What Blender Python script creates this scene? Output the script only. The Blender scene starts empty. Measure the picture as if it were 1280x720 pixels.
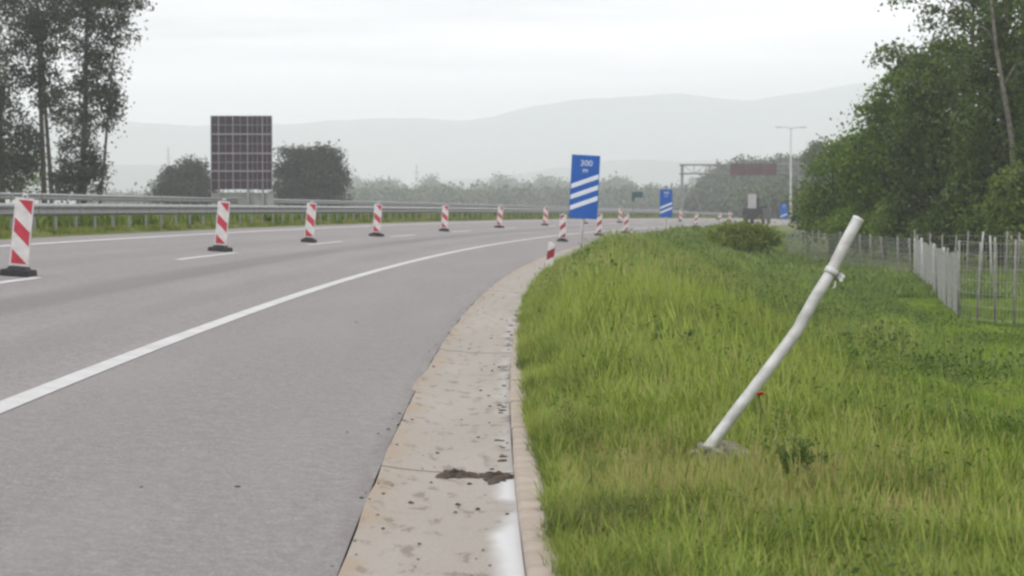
import bpy, bmesh, math, random
import numpy as np
from mathutils import Vector, Matrix, Euler

R = math.radians
rng = np.random.default_rng(7)
random.seed(7)
sc = bpy.context.scene
C = sc.collection

# ------------------------------------------------------------------ camera, sky, sun, exposure
ZC = 1.6                                    # height of the lens above the datum
cam = bpy.data.cameras.new('camera')
cam.sensor_width = 36.0
cam.lens = 78.75
cam.clip_start = 0.1
cam.clip_end = 20000.0
cam.dof.use_dof = True
cam.dof.focus_distance = 17.0
cam.dof.aperture_fstop = 6.3
camo = bpy.data.objects.new('camera', cam)
C.objects.link(camo)
camo.location = (0, 0, ZC)
camo.rotation_euler = (R(90 - 2.245), 0, 0)
sc.camera = camo

SUN_EL, SUN_AZ = 58.0, 215.0                # azimuth clockwise from +Y
world = bpy.data.worlds.new('World')
sc.world = world
world.use_nodes = True
wt = world.node_tree
for n in list(wt.nodes):
    wt.nodes.remove(n)
w_out = wt.nodes.new('ShaderNodeOutputWorld')
w_bg = wt.nodes.new('ShaderNodeBackground')
w_bg.inputs['Strength'].default_value = 0.1
w_sky = wt.nodes.new('ShaderNodeTexSky')
w_sky.sky_type = 'NISHITA'
w_sky.sun_disc = False
w_sky.sun_elevation = R(SUN_EL)
w_sky.sun_rotation = R(SUN_AZ)
w_sky.air_density = 1.0
w_sky.dust_density = 3.0
w_tc = wt.nodes.new('ShaderNodeTexCoord')
w_map = wt.nodes.new('ShaderNodeMapping')
w_map.inputs['Scale'].default_value = (0.8, 0.8, 13.0)
w_noise = wt.nodes.new('ShaderNodeTexNoise')
w_noise.inputs['Scale'].default_value = 4.2
w_noise.inputs['Detail'].default_value = 5.0
w_noise.inputs['Roughness'].default_value = 0.52
w_ramp = wt.nodes.new('ShaderNodeValToRGB')
w_ramp.color_ramp.elements[0].position = 0.36
w_ramp.color_ramp.elements[0].color = (0.60, 0.61, 0.63, 1)
w_ramp.color_ramp.elements[1].position = 0.60
w_ramp.color_ramp.elements[1].color = (0.975, 0.970, 0.980, 1)
w_gain = wt.nodes.new('ShaderNodeVectorMath')
w_gain.operation = 'SCALE'
w_gain.inputs['Scale'].default_value = 13.6
w_mix = wt.nodes.new('ShaderNodeMix')
w_mix.data_type = 'RGBA'
w_mix.inputs['Factor'].default_value = 0.93
wt.links.new(w_tc.outputs['Generated'], w_map.inputs['Vector'])
wt.links.new(w_map.outputs['Vector'], w_noise.inputs['Vector'])
wt.links.new(w_noise.outputs['Fac'], w_ramp.inputs['Fac'])
wt.links.new(w_ramp.outputs['Color'], w_gain.inputs[0])
wt.links.new(w_sky.outputs['Color'], w_mix.inputs['A'])
wt.links.new(w_gain.outputs['Vector'], w_mix.inputs['B'])
wt.links.new(w_mix.outputs['Result'], w_bg.inputs['Color'])
wt.links.new(w_bg.outputs['Background'], w_out.inputs['Surface'])

sun = bpy.data.lights.new('sun', 'SUN')
sun.energy = 0.9
sun.angle = R(30)
sun.color = (1.0, 0.975, 0.94)
suno = bpy.data.objects.new('sun', sun)
C.objects.link(suno)
sd = Vector((math.sin(R(SUN_AZ)) * math.cos(R(SUN_EL)), math.cos(R(SUN_AZ)) * math.cos(R(SUN_EL)), math.sin(R(SUN_EL))))
suno.rotation_euler = sd.to_track_quat('Z', 'Y').to_euler()
suno.location = (0, 0, 60)

sc.view_settings.view_transform = 'Standard'
sc.view_settings.look = 'None'
sc.view_settings.gamma = 1.0
sc.view_settings.use_curve_mapping = False
sc.view_settings.exposure = 0.5
sc.render.engine = 'CYCLES'
cy = sc.cycles
cy.use_denoising = True
cy.denoiser = 'OPENIMAGEDENOISE'
cy.max_bounces = 6
cy.diffuse_bounces = 3
cy.glossy_bounces = 2
cy.transmission_bounces = 3
cy.volume_bounces = 3
cy.transparent_max_bounces = 4
cy.use_adaptive_sampling = True
cy.adaptive_threshold = 0.015
cy.sample_clamp_indirect = 4.0
cy.filter_width = 2.5
cy.caustics_reflective = False
cy.caustics_refractive = False

# ------------------------------------------------------------------ road geometry (plan curve, grade, crossfall)
DS = 0.5
S = np.arange(-14.0, 440.0, DS)
X0, TH0, K0, K1, Z0, G1, G2, EF = (-0.5488, -0.027337, 0.00167066, -6.2631e-06, -1.4660, -0.0028349, -1.9502e-05, 0.069209)
SC = np.minimum(S, 300.0)
TH = TH0 + K0 * SC + K1 * SC ** 2 / 2
i0 = int(np.argmin(abs(S)))
PX = np.cumsum(np.sin(TH)) * DS
PX = PX - PX[i0] + X0
PY = np.cumsum(np.cos(TH)) * DS
PY = PY - PY[i0] + 2.0
PZ = ZC + Z0 + G1 * S + G2 * S ** 2 / 2

def rx(s): return np.interp(s, S, PX)
def ry(s): return np.interp(s, S, PY)
def rz(s): return np.interp(s, S, PZ)
def rt(s): return np.interp(s, S, TH)

def P(s, off, dz=0.0, e=EF):
    """a point of the road: s metres along the asphalt edge, off metres to the left of it"""
    t = rt(s)
    return np.array([rx(s) - off * np.cos(t), ry(s) + off * np.sin(t), rz(s) + e * off + dz])

def s_at(Y, off=0.0):
    yy = PY + off * np.sin(TH)
    return float(np.interp(Y, yy, S))

def near(x, y):
    """(s, off) of the road curve for arrays x, y"""
    x = np.asarray(x, float); y = np.asarray(y, float)
    sx, sy, st, ss = PX[::4], PY[::4], TH[::4], S[::4]
    idx = np.empty(x.shape, int)
    fx, fy, fi = x.ravel(), y.ravel(), idx.ravel()
    for a in range(0, fx.size, 20000):
        b = slice(a, a + 20000)
        fi[b] = np.argmin((fx[b, None] - sx) ** 2 + (fy[b, None] - sy) ** 2, axis=1)
    idx = fi.reshape(x.shape)
    t = st[idx]
    dx, dy = x - sx[idx], y - sy[idx]
    s = ss[idx] + dx * np.sin(t) + dy * np.cos(t)
    off = -(dx * np.cos(t) - dy * np.sin(t))
    return s, off

def vnoise(x, y, seed=0):
    """cheap smooth noise from sines, about -1..1"""
    r = np.random.default_rng(seed)
    o = np.zeros_like(np.asarray(x, float))
    for k in range(6):
        a = r.uniform(0, 6.28); f = r.uniform(0.6, 1.9)
        o += np.sin((x * math.cos(a) + y * math.sin(a)) * f + r.uniform(0, 6.28))
    return o / 3.2

def sstep(a, b, x):
    t = np.clip((np.asarray(x, float) - a) / (b - a), 0, 1)
    return t * t * (3 - 2 * t)

PLAIN = ZC - 4.6
KW = 0.75            # gutter width
KB = 0.14            # kerb width

def verge_z(s, d):
    """height of the bank right of the kerb, d metres from the back of the kerb"""
    z = rz(s) - EF * KW * 0.75 + 0.03
    pr = -0.04 * np.clip(d, 0, 1.5) - 1.34 * sstep(1.2, 9.0, d)
    b = 0.05 * vnoise(s * 0.8, d * 0.8, 3) + 0.03 * vnoise(s * 2.3, d * 2.3, 4)
    return z + pr + b * sstep(0.2, 2.0, d)

def ground_z(x, y):
    s, off = near(x, y)
    d = -off - KW - KB
    right = verge_z(s, np.clip(d, 0, 60))
    right = right + (PLAIN - right) * sstep(26, 70, d)
    road = rz(s) + EF * np.clip(off, -1, 12.5) + 0.04 * np.clip(off - 12.5, 0, 15)
    left = road - 2.2 * sstep(29, 42, off)
    left = left + (PLAIN - left) * sstep(40, 90, off)
    z = np.where(off < -KW - KB, right, left)
    e = sstep(330, 440, s) + sstep(5, 14, -s)
    e = np.where((off > -12) & (off < 30), np.clip(e, 0, 1) * 0, np.clip(e, 0, 1))
    return z + (PLAIN - z) * e

def left_road_z(s, off):
    return rz(s) + EF * min(off, 12.5) + 0.04 * max(off - 12.5, 0)

def U(u, Y):                     # world X of a picture column (1280 wide) at depth Y
    return (u - 640.0) / 2800.0 * Y
def V(v, Y):                     # world Z of a picture row at depth Y
    return ZC - (v - 250.3) / 2800.0 * Y

# ------------------------------------------------------------------ materials
MATS = {}
def mat(name, col, rough=0.7, metal=0.0, var=0.0, scale=8.0, bump=0.0, bscale=60.0, col2=None, spec=0.4, detail=4.0):
    m = bpy.data.materials.new(name); m.use_nodes = True
    nt = m.node_tree; b = nt.nodes['Principled BSDF']
    b.inputs['Roughness'].default_value = rough
    b.inputs['Metallic'].default_value = metal
    b.inputs['Specular IOR Level'].default_value = spec
    b.inputs['Base Color'].default_value = (*col, 1)
    tc = nt.nodes.new('ShaderNodeTexCoord')
    if var > 0 or col2:
        n = nt.nodes.new('ShaderNodeTexNoise'); n.inputs['Scale'].default_value = scale
        n.inputs['Detail'].default_value = detail
        r = nt.nodes.new('ShaderNodeValToRGB')
        c2 = col2 or tuple(c * (1 - var) for c in col)
        c1 = col if col2 else tuple(min(1, c * (1 + var)) for c in col)
        r.color_ramp.elements[0].position = 0.35; r.color_ramp.elements[0].color = (*c2, 1)
        r.color_ramp.elements[1].position = 0.65; r.color_ramp.elements[1].color = (*c1, 1)
        nt.links.new(tc.outputs['Object'], n.inputs['Vector'])
        nt.links.new(n.outputs['Fac'], r.inputs['Fac'])
        nt.links.new(r.outputs['Color'], b.inputs['Base Color'])
    if bump > 0:
        n2 = nt.nodes.new('ShaderNodeTexNoise'); n2.inputs['Scale'].default_value = bscale
        n2.inputs['Detail'].default_value = 3
        bp = nt.nodes.new('ShaderNodeBump'); bp.inputs['Strength'].default_value = bump
        bp.inputs['Distance'].default_value = 0.02
        nt.links.new(tc.outputs['Object'], n2.inputs['Vector'])
        nt.links.new(n2.outputs['Fac'], bp.inputs['Height'])
        nt.links.new(bp.outputs['Normal'], b.inputs['Normal'])
    MATS[name] = m
    return m

class NB:
    """small node builder"""
    def __init__(self, name):
        self.m = bpy.data.materials.new(name); self.m.use_nodes = True
        self.nt = self.m.node_tree; self.b = self.nt.nodes['Principled BSDF']
        MATS[name] = self.m
    def n(self, t, **k):
        x = self.nt.nodes.new(t)
        for a, v in k.items(): setattr(x, a, v)
        return x
    def l(self, a, b): self.nt.links.new(a, b)
    def noise(self, vec, scale, detail=4, rough=0.5, mapscale=None):
        if mapscale:
            mp = self.n('ShaderNodeMapping'); mp.inputs['Scale'].default_value = mapscale
            self.l(vec, mp.inputs['Vector']); vec = mp.outputs['Vector']
        x = self.n('ShaderNodeTexNoise'); x.inputs['Scale'].default_value = scale
        x.inputs['Detail'].default_value = detail; x.inputs['Roughness'].default_value = rough
        self.l(vec, x.inputs['Vector']); return x.outputs['Fac']
    def ramp(self, fac, stops):
        r = self.n('ShaderNodeValToRGB'); cr = r.color_ramp
        while len(cr.elements) < len(stops): cr.elements.new(0.5)
        for e, (p, c) in zip(cr.elements, stops):
            e.position = p; e.color = (*c, 1) if len(c) == 3 else c
        self.l(fac, r.inputs['Fac']); return r.outputs['Color']
    def mix(self, fac, a, b, mode='MIX'):
        x = self.n('ShaderNodeMix', data_type='RGBA', blend_type=mode)
        for i, v in ((0, fac), (6, a), (7, b)):
            if isinstance(v, (int, float)): x.inputs[i].default_value = v
            elif isinstance(v, tuple): x.inputs[i].default_value = (*v, 1)
            else: self.l(v, x.inputs[i])
        return x.outputs[2]
    def math(self, op, a, b=0.0, clamp=False):
        x = self.n('ShaderNodeMath', operation=op, use_clamp=clamp)
        for i, v in ((0, a), (1, b)):
            if isinstance(v, (int, float)): x.inputs[i].default_value = v
            else: self.l(v, x.inputs[i])
        return x.outputs[0]
    def rng(self, v, a, b, c=0.0, d=1.0):
        x = self.n('ShaderNodeMapRange'); x.interpolation_type = 'SMOOTHSTEP'
        self.l(v, x.inputs[0])
        for i, q in zip((1, 2, 3, 4), (a, b, c, d)): x.inputs[i].default_value = q
        return x.outputs[0]
    def bump(self, h, strength, dist=0.01):
        x = self.n('ShaderNodeBump'); x.inputs['Strength'].default_value = strength
        x.inputs['Distance'].default_value = dist
        self.l(h, x.inputs['Height']); self.l(x.outputs['Normal'], self.b.inputs['Normal'])

def make_asphalt():
    q = NB('asphalt')
    tc = q.n('ShaderNodeTexCoord'); uv = q.n('ShaderNodeUVMap'); uv.uv_map = 'road'
    sep = q.n('ShaderNodeSeparateXYZ'); q.l(uv.outputs['UV'], sep.inputs[0])
    off, sl = sep.outputs[0], sep.outputs[1]
    ob = tc.outputs['Object']
    agg = q.noise(ob, 90, 3, 0.7)
    agg2 = q.noise(ob, 34, 3, 0.75)
    big = q.noise(uv.outputs['UV'], 1.0, 5, 0.55, (0.9, 0.10, 1))
    med = q.noise(uv.outputs['UV'], 1.0, 4, 0.6, (3.0, 0.7, 1))
    base = q.ramp(agg, [(0.25, (0.116, 0.105, 0.102)), (0.5, (0.177, 0.160, 0.157)), (0.78, (0.264, 0.239, 0.233))])
    base = q.mix(q.math('MULTIPLY', q.rng(agg2, 0.5, 0.72), 0.7), base, (0.107, 0.096, 0.095))
    base = q.mix(q.math('MULTIPLY', q.rng(agg2, 0.46, 0.3), 0.6), base, (0.239, 0.218, 0.212))
    g3 = q.noise(ob, 13, 8, 0.82)
    base = q.mix(1.0, base, q.ramp(g3, [(0.30, (0.60, 0.60, 0.60)), (0.5, (1.0, 1.0, 1.0)), (0.70, (1.42, 1.42, 1.42))]), 'MULTIPLY')
    g4 = q.noise(uv.outputs['UV'], 1.0, 4, 0.8, (62, 17, 1))
    base = q.mix(1.0, base, q.ramp(g4, [(0.32, (0.74, 0.74, 0.74)), (0.5, (1.0, 1.0, 1.0)), (0.68, (1.30, 1.30, 1.30))]), 'MULTIPLY')
    base = q.mix(q.math('MULTIPLY', q.rng(big, 0.42, 0.68), 0.35), base, (0.232, 0.211, 0.205))
    base = q.mix(q.math('MULTIPLY', q.rng(med, 0.55, 0.75), 0.3), base, (0.138, 0.127, 0.124))
    # hard shoulder is a little coarser and darker than the travelled lanes
    sh = q.rng(off, 2.45, 2.6, 1.0, 0.0)
    base = q.mix(q.math('MULTIPLY', sh, 0.22), base, (0.145, 0.132, 0.128))
    # rubber-dark wheel tracks in the right lane
    def band(c, w):
        a = q.math('ABSOLUTE', q.math('SUBTRACT', off, c))
        return q.rng(a, w * 0.35, w, 1.0, 0.0)
    tr = q.math('MAXIMUM', band(5.0, 0.55), q.math('MULTIPLY', band(3.5, 0.45), 0.35))
    tr = q.math('MAXIMUM', tr, q.math('MULTIPLY', band(7.3, 0.5), 0.25))
    tr = q.math('MULTIPLY', tr, q.rng(q.noise(uv.outputs['UV'], 1.0, 3, 0.5, (1.2, 0.06, 1)), 0.25, 0.6, 0.30, 0.60))
    base = q.mix(tr, base, (0.100, 0.091, 0.090))
    # damp, dirty rim along the concrete channel
    edge = q.math('MULTIPLY', q.rng(off, 0.0, 0.14, 1.0, 0.0), q.rng(q.noise(uv.outputs['UV'], 1.0, 4, 0.6, (5, 0.8, 1)), 0.4, 0.62))
    base = q.mix(q.math('MULTIPLY', edge, 0.3), base, (0.062, 0.052, 0.043))
    q.l(base, q.b.inputs['Base Color'])
    q.b.inputs['Roughness'].default_value = 0.78
    q.b.inputs['Specular IOR Level'].default_value = 0.35
    q.bump(q.math('ADD', agg, q.math('MULTIPLY', agg2, 0.5)), 0.5, 0.008)
    return q.m

PALE_S = s_at(12.55, -0.4) - 0.3
def make_gutter_concrete():
    q = NB('gutter_concrete')
    tc = q.n('ShaderNodeTexCoord'); uv = q.n('ShaderNodeUVMap'); uv.uv_map = 'road'
    sep = q.n('ShaderNodeSeparateXYZ'); q.l(uv.outputs['UV'], sep.inputs[0])
    off, sl = sep.outputs[0], sep.outputs[1]
    ob = tc.outputs['Object']; u2 = uv.outputs['UV']
    fine = q.noise(ob, 70, 4, 0.65); med = q.noise(u2, 1.0, 5, 0.6, (3, 1.1, 1)); big = q.noise(u2, 1.0, 3, 0.5, (1.2, 0.25, 1))
    base = q.ramp(fine, [(0.3, (0.195, 0.173, 0.146)), (0.55, (0.258, 0.231, 0.198)), (0.8, (0.335, 0.304, 0.264))])
    base = q.mix(q.math('MULTIPLY', q.rng(big, 0.4, 0.65), 0.45), base, (0.290, 0.268, 0.242))
    # earthy brown along the asphalt joint and blotches of dirt
    brown = q.math('MULTIPLY', q.rng(off, -0.22, -0.01, 0.0, 1.0), q.rng(med, 0.38, 0.6, 0.2, 1.0))
    base = q.mix(q.math('MULTIPLY', brown, 0.6), base, (0.25, 0.175, 0.105))
    spots = q.rng(q.noise(u2, 1.0, 5, 0.62, (9, 3.2, 1)), 0.54, 0.66)
    base = q.mix(q.math('MULTIPLY', spots, 0.66), base, (0.11, 0.085, 0.06))
    cr = q.rng(q.noise(u2, 1.0, 5, 0.7, (2.2, 9, 1)), 0.63, 0.69)
    base = q.mix(q.math('MULTIPLY', cr, 0.5), base, (0.14, 0.105, 0.07))
    # pale, smoother band along the kerb, weaker farther on, broken by silt
    wob = q.math('MULTIPLY', q.math('SUBTRACT', q.noise(u2, 1.0, 3, 0.5, (2.0, 0.9, 1)), 0.5), 0.34)
    lo = q.math('ADD', off, wob)
    pale_band = q.math('MULTIPLY', q.rng(lo, -0.735, -0.615, 1.0, 0.0), q.rng(sl, PALE_S, PALE_S + 0.5, 1.0, 0.32))
    base = q.mix(q.math('MULTIPLY', pale_band, 0.78), base, (0.47, 0.475, 0.485))
    silt = q.math('MULTIPLY', q.rng(off, -0.71, -0.60, 1.0, 0.0), q.rng(q.noise(u2, 1.0, 3, 0.6, (3.5, 1.3, 1)), 0.54, 0.66))
    silt = q.math('MULTIPLY', silt, q.rng(sl, 9.8, 10.8, 0.0, 1.0))
    base = q.mix(q.math('MULTIPLY', silt, 0.85), base, (0.07, 0.055, 0.04))
    q.l(base, q.b.inputs['Base Color'])
    q.l(q.rng(pale_band, 0.0, 1.0, 0.85, 0.42), q.b.inputs['Roughness'])
    q.bump(q.math('ADD', fine, q.math('MULTIPLY', med, 1.5)), 0.45, 0.008)
    return q.m

def make_soil():
    q = NB('turf_ground')
    tc = q.n('ShaderNodeTexCoord'); g = q.n('ShaderNodeNewGeometry')
    p = g.outputs['Position']
    a = q.noise(p, 0.35, 5, 0.6); b = q.noise(p, 5.0, 5, 0.65)
    base = q.ramp(b, [(0.3, (0.065, 0.080, 0.02)), (0.55, (0.115, 0.14, 0.036)), (0.8, (0.16, 0.18, 0.055))])
    base = q.mix(q.math('MULTIPLY', q.rng(a, 0.45, 0.7), 0.5), base, (0.14, 0.135, 0.05))
    q.l(base, q.b.inputs['Base Color']); q.b.inputs['Roughness'].default_value = 0.95
    q.b.inputs['Specular IOR Level'].default_value = 0.1
    q.bump(b, 0.8, 0.05)
    return q.m

def make_leaf(name, c_dark, c_mid, c_light, trans=0.35, patch=0.25, rough=0.6):
    """foliage: colour by leaf (attribute tint) and by slow patches over the plant"""
    q = NB(name)
    at = q.n('ShaderNodeAttribute'); at.attribute_name = 'tint'
    g = q.n('ShaderNodeNewGeometry')
    pn = q.noise(g.outputs['Position'], patch, 3, 0.5)
    f = q.math('ADD', q.math('MULTIPLY', at.outputs['Fac'], 0.62), q.math('MULTIPLY', q.rng(pn, 0.3, 0.7), 0.38))
    col = q.ramp(f, [(0.1, c_dark), (0.5, c_mid), (0.92, c_light)])
    q.l(col, q.b.inputs['Base Color']); q.b.inputs['Roughness'].default_value = rough
    q.b.inputs['Specular IOR Level'].default_value = 0.25
    tr = q.n('ShaderNodeBsdfTranslucent'); q.l(col, tr.inputs['Color'])
    mx = q.n('ShaderNodeMixShader'); mx.inputs[0].default_value = trans
    q.l(q.b.outputs[0], mx.inputs[1]); q.l(tr.outputs[0], mx.inputs[2])
    out = [n for n in q.nt.nodes if n.type == 'OUTPUT_MATERIAL'][0]
    q.l(mx.outputs[0], out.inputs['Surface'])
    return q.m

def make_grass(name, c1, c2, c3, dry, dry_amount):
    """grass: tint per blade, random per tuft, slow patches over the field"""
    q = NB(name)
    at = q.n('ShaderNodeAttribute'); at.attribute_name = 'tint'
    oi = q.n('ShaderNodeObjectInfo'); g = q.n('ShaderNodeNewGeometry')
    p = g.outputs['Position']
    a = q.noise(p, 0.42, 4, 0.6); b = q.noise(p, 1.7, 4, 0.6)
    f = q.math('ADD', q.math('MULTIPLY', at.outputs['Fac'], 0.45), q.math('MULTIPLY', oi.outputs['Random'], 0.25))
    f = q.math('ADD', f, q.math('MULTIPLY', q.rng(a, 0.36, 0.64), 0.34))
    f = q.math('SUBTRACT', f, q.math('MULTIPLY', q.rng(q.noise(p, 0.8, 5, 0.7), 0.50, 0.66), 0.50))
    col = q.ramp(f, [(0.1, c1), (0.5, c2), (0.9, c3)])
    dd = q.math('MULTIPLY', q.rng(b, 0.5, 0.72), q.rng(at.outputs['Fac'], 0.3, 0.8, 0.3, 1.0))
    col = q.mix(q.math('MULTIPLY', dd, dry_amount), col, dry)
    q.l(col, q.b.inputs['Base Color']); q.b.inputs['Roughness'].default_value = 0.6
    q.b.inputs['Specular IOR Level'].default_value = 0.25
    tr = q.n('ShaderNodeBsdfTranslucent'); q.l(col, tr.inputs['Color'])
    mx = q.n('ShaderNodeMixShader'); mx.inputs[0].default_value = 0.35
    q.l(q.b.outputs[0], mx.inputs[1]); q.l(tr.outputs[0], mx.inputs[2])
    out = [n for n in q.nt.nodes if n.type == 'OUTPUT_MATERIAL'][0]
    q.l(mx.outputs[0], out.inputs['Surface'])
    return q.m

def make_paint():
    q = NB('road_paint')
    g = q.n('ShaderNodeNewGeometry'); p = g.outputs['Position']
    a = q.noise(p, 60, 4, 0.7); b = q.noise(p, 2.5, 4, 0.6)
    c = q.ramp(b, [(0.3, (0.35, 0.342, 0.34)), (0.7, (0.45, 0.442, 0.44))])
    c = q.mix(q.rng(a, 0.60, 0.72), c, (0.30, 0.29, 0.287))
    q.l(c, q.b.inputs['Base Color']); q.b.inputs['Roughness'].default_value = 0.7
    return q.m

make_asphalt(); make_gutter_concrete(); make_soil(); make_paint()
mat('kerb_concrete', (0.315, 0.265, 0.222), 0.9, var=0.0, col2=(0.255, 0.21, 0.17), scale=6, bump=0.03, bscale=45, detail=7.0)
mat('footing_concrete', (0.24, 0.225, 0.19), 0.95, col2=(0.10, 0.09, 0.07), scale=14, bump=0.9, bscale=40)
mat('galvanised', (0.60, 0.605, 0.60), 0.5, 0.25, var=0.10, scale=6, bump=0.1, bscale=90)
mat('pole_white', (0.50, 0.50, 0.49), 0.5, 0.1, col2=(0.33, 0.325, 0.31), scale=9, bump=0.15, bscale=60, detail=9.0)
mat('rail_steel', (0.24, 0.24, 0.245), 0.5, 0.4, var=0.12, scale=3)
mat('white_sheet', (0.60, 0.585, 0.58), 0.5, col2=(0.47, 0.45, 0.43), scale=7, detail=8.0)
mat('red_sheet', (0.40, 0.035, 0.055), 0.5, var=0.12, scale=6)
mat('worn_red_sheet', (0.26, 0.022, 0.035), 0.5, var=0.15, scale=6)
mat('dark_red_sheet', (0.22, 0.014, 0.022), 0.5, var=0.1, scale=6)
mat('rubber', (0.022, 0.022, 0.024), 0.85, var=0.3, scale=12, bump=0.4)
mat('sign_blue', (0.008, 0.085, 0.36), 0.4, var=0.05, scale=3)
mat('sign_white', (0.60, 0.64, 0.72), 0.45, var=0.04, scale=3)
mat('sign_back', (0.045, 0.036, 0.042), 0.75, var=0.18, scale=1.5)
mat('base_pale', (0.26, 0.27, 0.25), 0.9, var=0.1, scale=2)
mat('sign_frame', (0.26, 0.24, 0.255), 0.6, 0.2, var=0.1, scale=2)
mat('gantry_steel', (0.22, 0.215, 0.22), 0.6, 0.2, var=0.1, scale=1)
mat('gantry_panel', (0.10, 0.062, 0.068), 0.7, var=0.15, scale=1)
mat('lamp_steel', (0.36, 0.37, 0.36), 0.5, 0.2, var=0.08, scale=1)
mat('teal_panel', (0.02, 0.065, 0.075), 0.6, var=0.1, scale=2)
mat('truck_dark', (0.018, 0.021, 0.024), 0.5, var=0.2, scale=2)
mat('truck_pale', (0.33, 0.325, 0.32), 0.6, var=0.1, scale=2)
mat('truck_glass', (0.03, 0.04, 0.045), 0.1)
mat('truck_red', (0.35, 0.02, 0.02), 0.4)
mat('orange', (0.55, 0.13, 0.015), 0.5)
mat('fence_wood', (0.27, 0.26, 0.245), 0.85, col2=(0.16, 0.15, 0.135), scale=4, bump=0.3, bscale=30)
mat('fence_pale', (0.42, 0.415, 0.40), 0.8, col2=(0.30, 0.295, 0.28), scale=4, bump=0.3, bscale=30)
mat('wire', (0.34, 0.35, 0.33), 0.6, 0.3)
mat('bark', (0.11, 0.093, 0.073), 0.95, col2=(0.045, 0.038, 0.031), scale=5, bump=0.8, bscale=14)
mat('bark_pale', (0.19, 0.17, 0.14), 0.95, col2=(0.085, 0.075, 0.06), scale=4, bump=0.8, bscale=14)
mat('mud', (0.075, 0.055, 0.038), 0.95, col2=(0.035, 0.027, 0.02), scale=25, bump=0.9, bscale=60)
mat('poppy_red', (0.62, 0.035, 0.012), 0.6, var=0.15, scale=40)
mat('poppy_black', (0.015, 0.012, 0.014), 0.8)
mat('mountain', (0.07, 0.095, 0.085), 0.95, var=0.3, scale=0.004)
make_leaf('leaf_poplar', (0.014, 0.022, 0.008), (0.032, 0.046, 0.016), (0.068, 0.088, 0.030), 0.22)
make_leaf('leaf_round', (0.014, 0.024, 0.012), (0.026, 0.041, 0.019), (0.044, 0.062, 0.028), 0.15)
make_leaf('leaf_forest', (0.044, 0.076, 0.009), (0.098, 0.160, 0.017), (0.175, 0.255, 0.033), 0.42)
make_leaf('leaf_forest_dark', (0.026, 0.047, 0.008), (0.060, 0.098, 0.014), (0.125, 0.185, 0.028), 0.35)
make_leaf('leaf_bright', (0.05, 0.08, 0.012), (0.095, 0.14, 0.022), (0.15, 0.20, 0.038), 0.4)
make_leaf('leaf_shrub', (0.060, 0.090, 0.012), (0.14, 0.185, 0.024), (0.23, 0.28, 0.045), 0.4)
make_leaf('leaf_far', (0.030, 0.045, 0.018), (0.055, 0.08, 0.03), (0.09, 0.115, 0.045), 0.15, patch=0.06)
make_leaf('leaf_weed', (0.045, 0.075, 0.018), (0.085, 0.13, 0.03), (0.14, 0.19, 0.05), 0.35)
make_grass('grass_lush', (0.058, 0.095, 0.013), (0.165, 0.222, 0.033), (0.31, 0.39, 0.075), (0.31, 0.275, 0.11), 0.5)
make_grass('grass_fresh', (0.080, 0.140, 0.010), (0.175, 0.275, 0.024), (0.29, 0.40, 0.052), (0.27, 0.28, 0.07), 0.3)
make_grass('grass_dry', (0.17, 0.18, 0.045), (0.29, 0.285, 0.085), (0.42, 0.385, 0.16), (0.28, 0.185, 0.08), 0.65)
make_grass('grass_tall', (0.040, 0.080, 0.014), (0.130, 0.195, 0.034), (0.27, 0.335, 0.085), (0.27, 0.24, 0.10), 0.5)

# ------------------------------------------------------------------ mesh helpers
def link(o, parent=None):
    C.objects.link(o)
    if parent is not None: o.parent = parent
    return o

def mesh_np(name, verts, faces, material=None, tint=None, smooth=False):
    """faces: (n,k) integer array, one k for all"""
    me = bpy.data.meshes.new(name)
    verts = np.asarray(verts, np.float32); faces = np.asarray(faces, np.int32)
    n, k = faces.shape
    me.vertices.add(len(verts)); me.vertices.foreach_set('co', verts.ravel())
    me.loops.add(n * k); me.loops.foreach_set('vertex_index', faces.ravel())
    me.polygons.add(n); me.polygons.foreach_set('loop_start', np.arange(0, n * k, k, dtype=np.int32))
    if tint is not None:
        a = me.attributes.new('tint', 'FLOAT', 'POINT'); a.data.foreach_set('value', np.asarray(tint, np.float32))
    me.update(calc_edges=True)
    if smooth: me.polygons.foreach_set('use_smooth', np.ones(n, bool))
    if material: me.materials.append(MATS[material])
    return me

def obj(name, me, parent=None, loc=(0, 0, 0), rot=(0, 0, 0)):
    o = bpy.data.objects.new(name, me)
    o.location = loc; o.rotation_euler = rot
    return link(o, parent)

def tag(o, label=None, cat=None, group=None, kind=None):
    if label: o['label'] = label
    if cat: o['category'] = cat
    if group: o['group'] = group
    if kind: o['kind'] = kind
    return o

def thing(name, label, cat, loc=(0, 0, 0), rot=(0, 0, 0), group=None):
    o = bpy.data.objects.new(name, None)
    o.empty_display_size = 0.2
    o.location = tuple(float(c) for c in loc); o.rotation_euler = rot
    link(o)
    return tag(o, label, cat, group)

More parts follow.
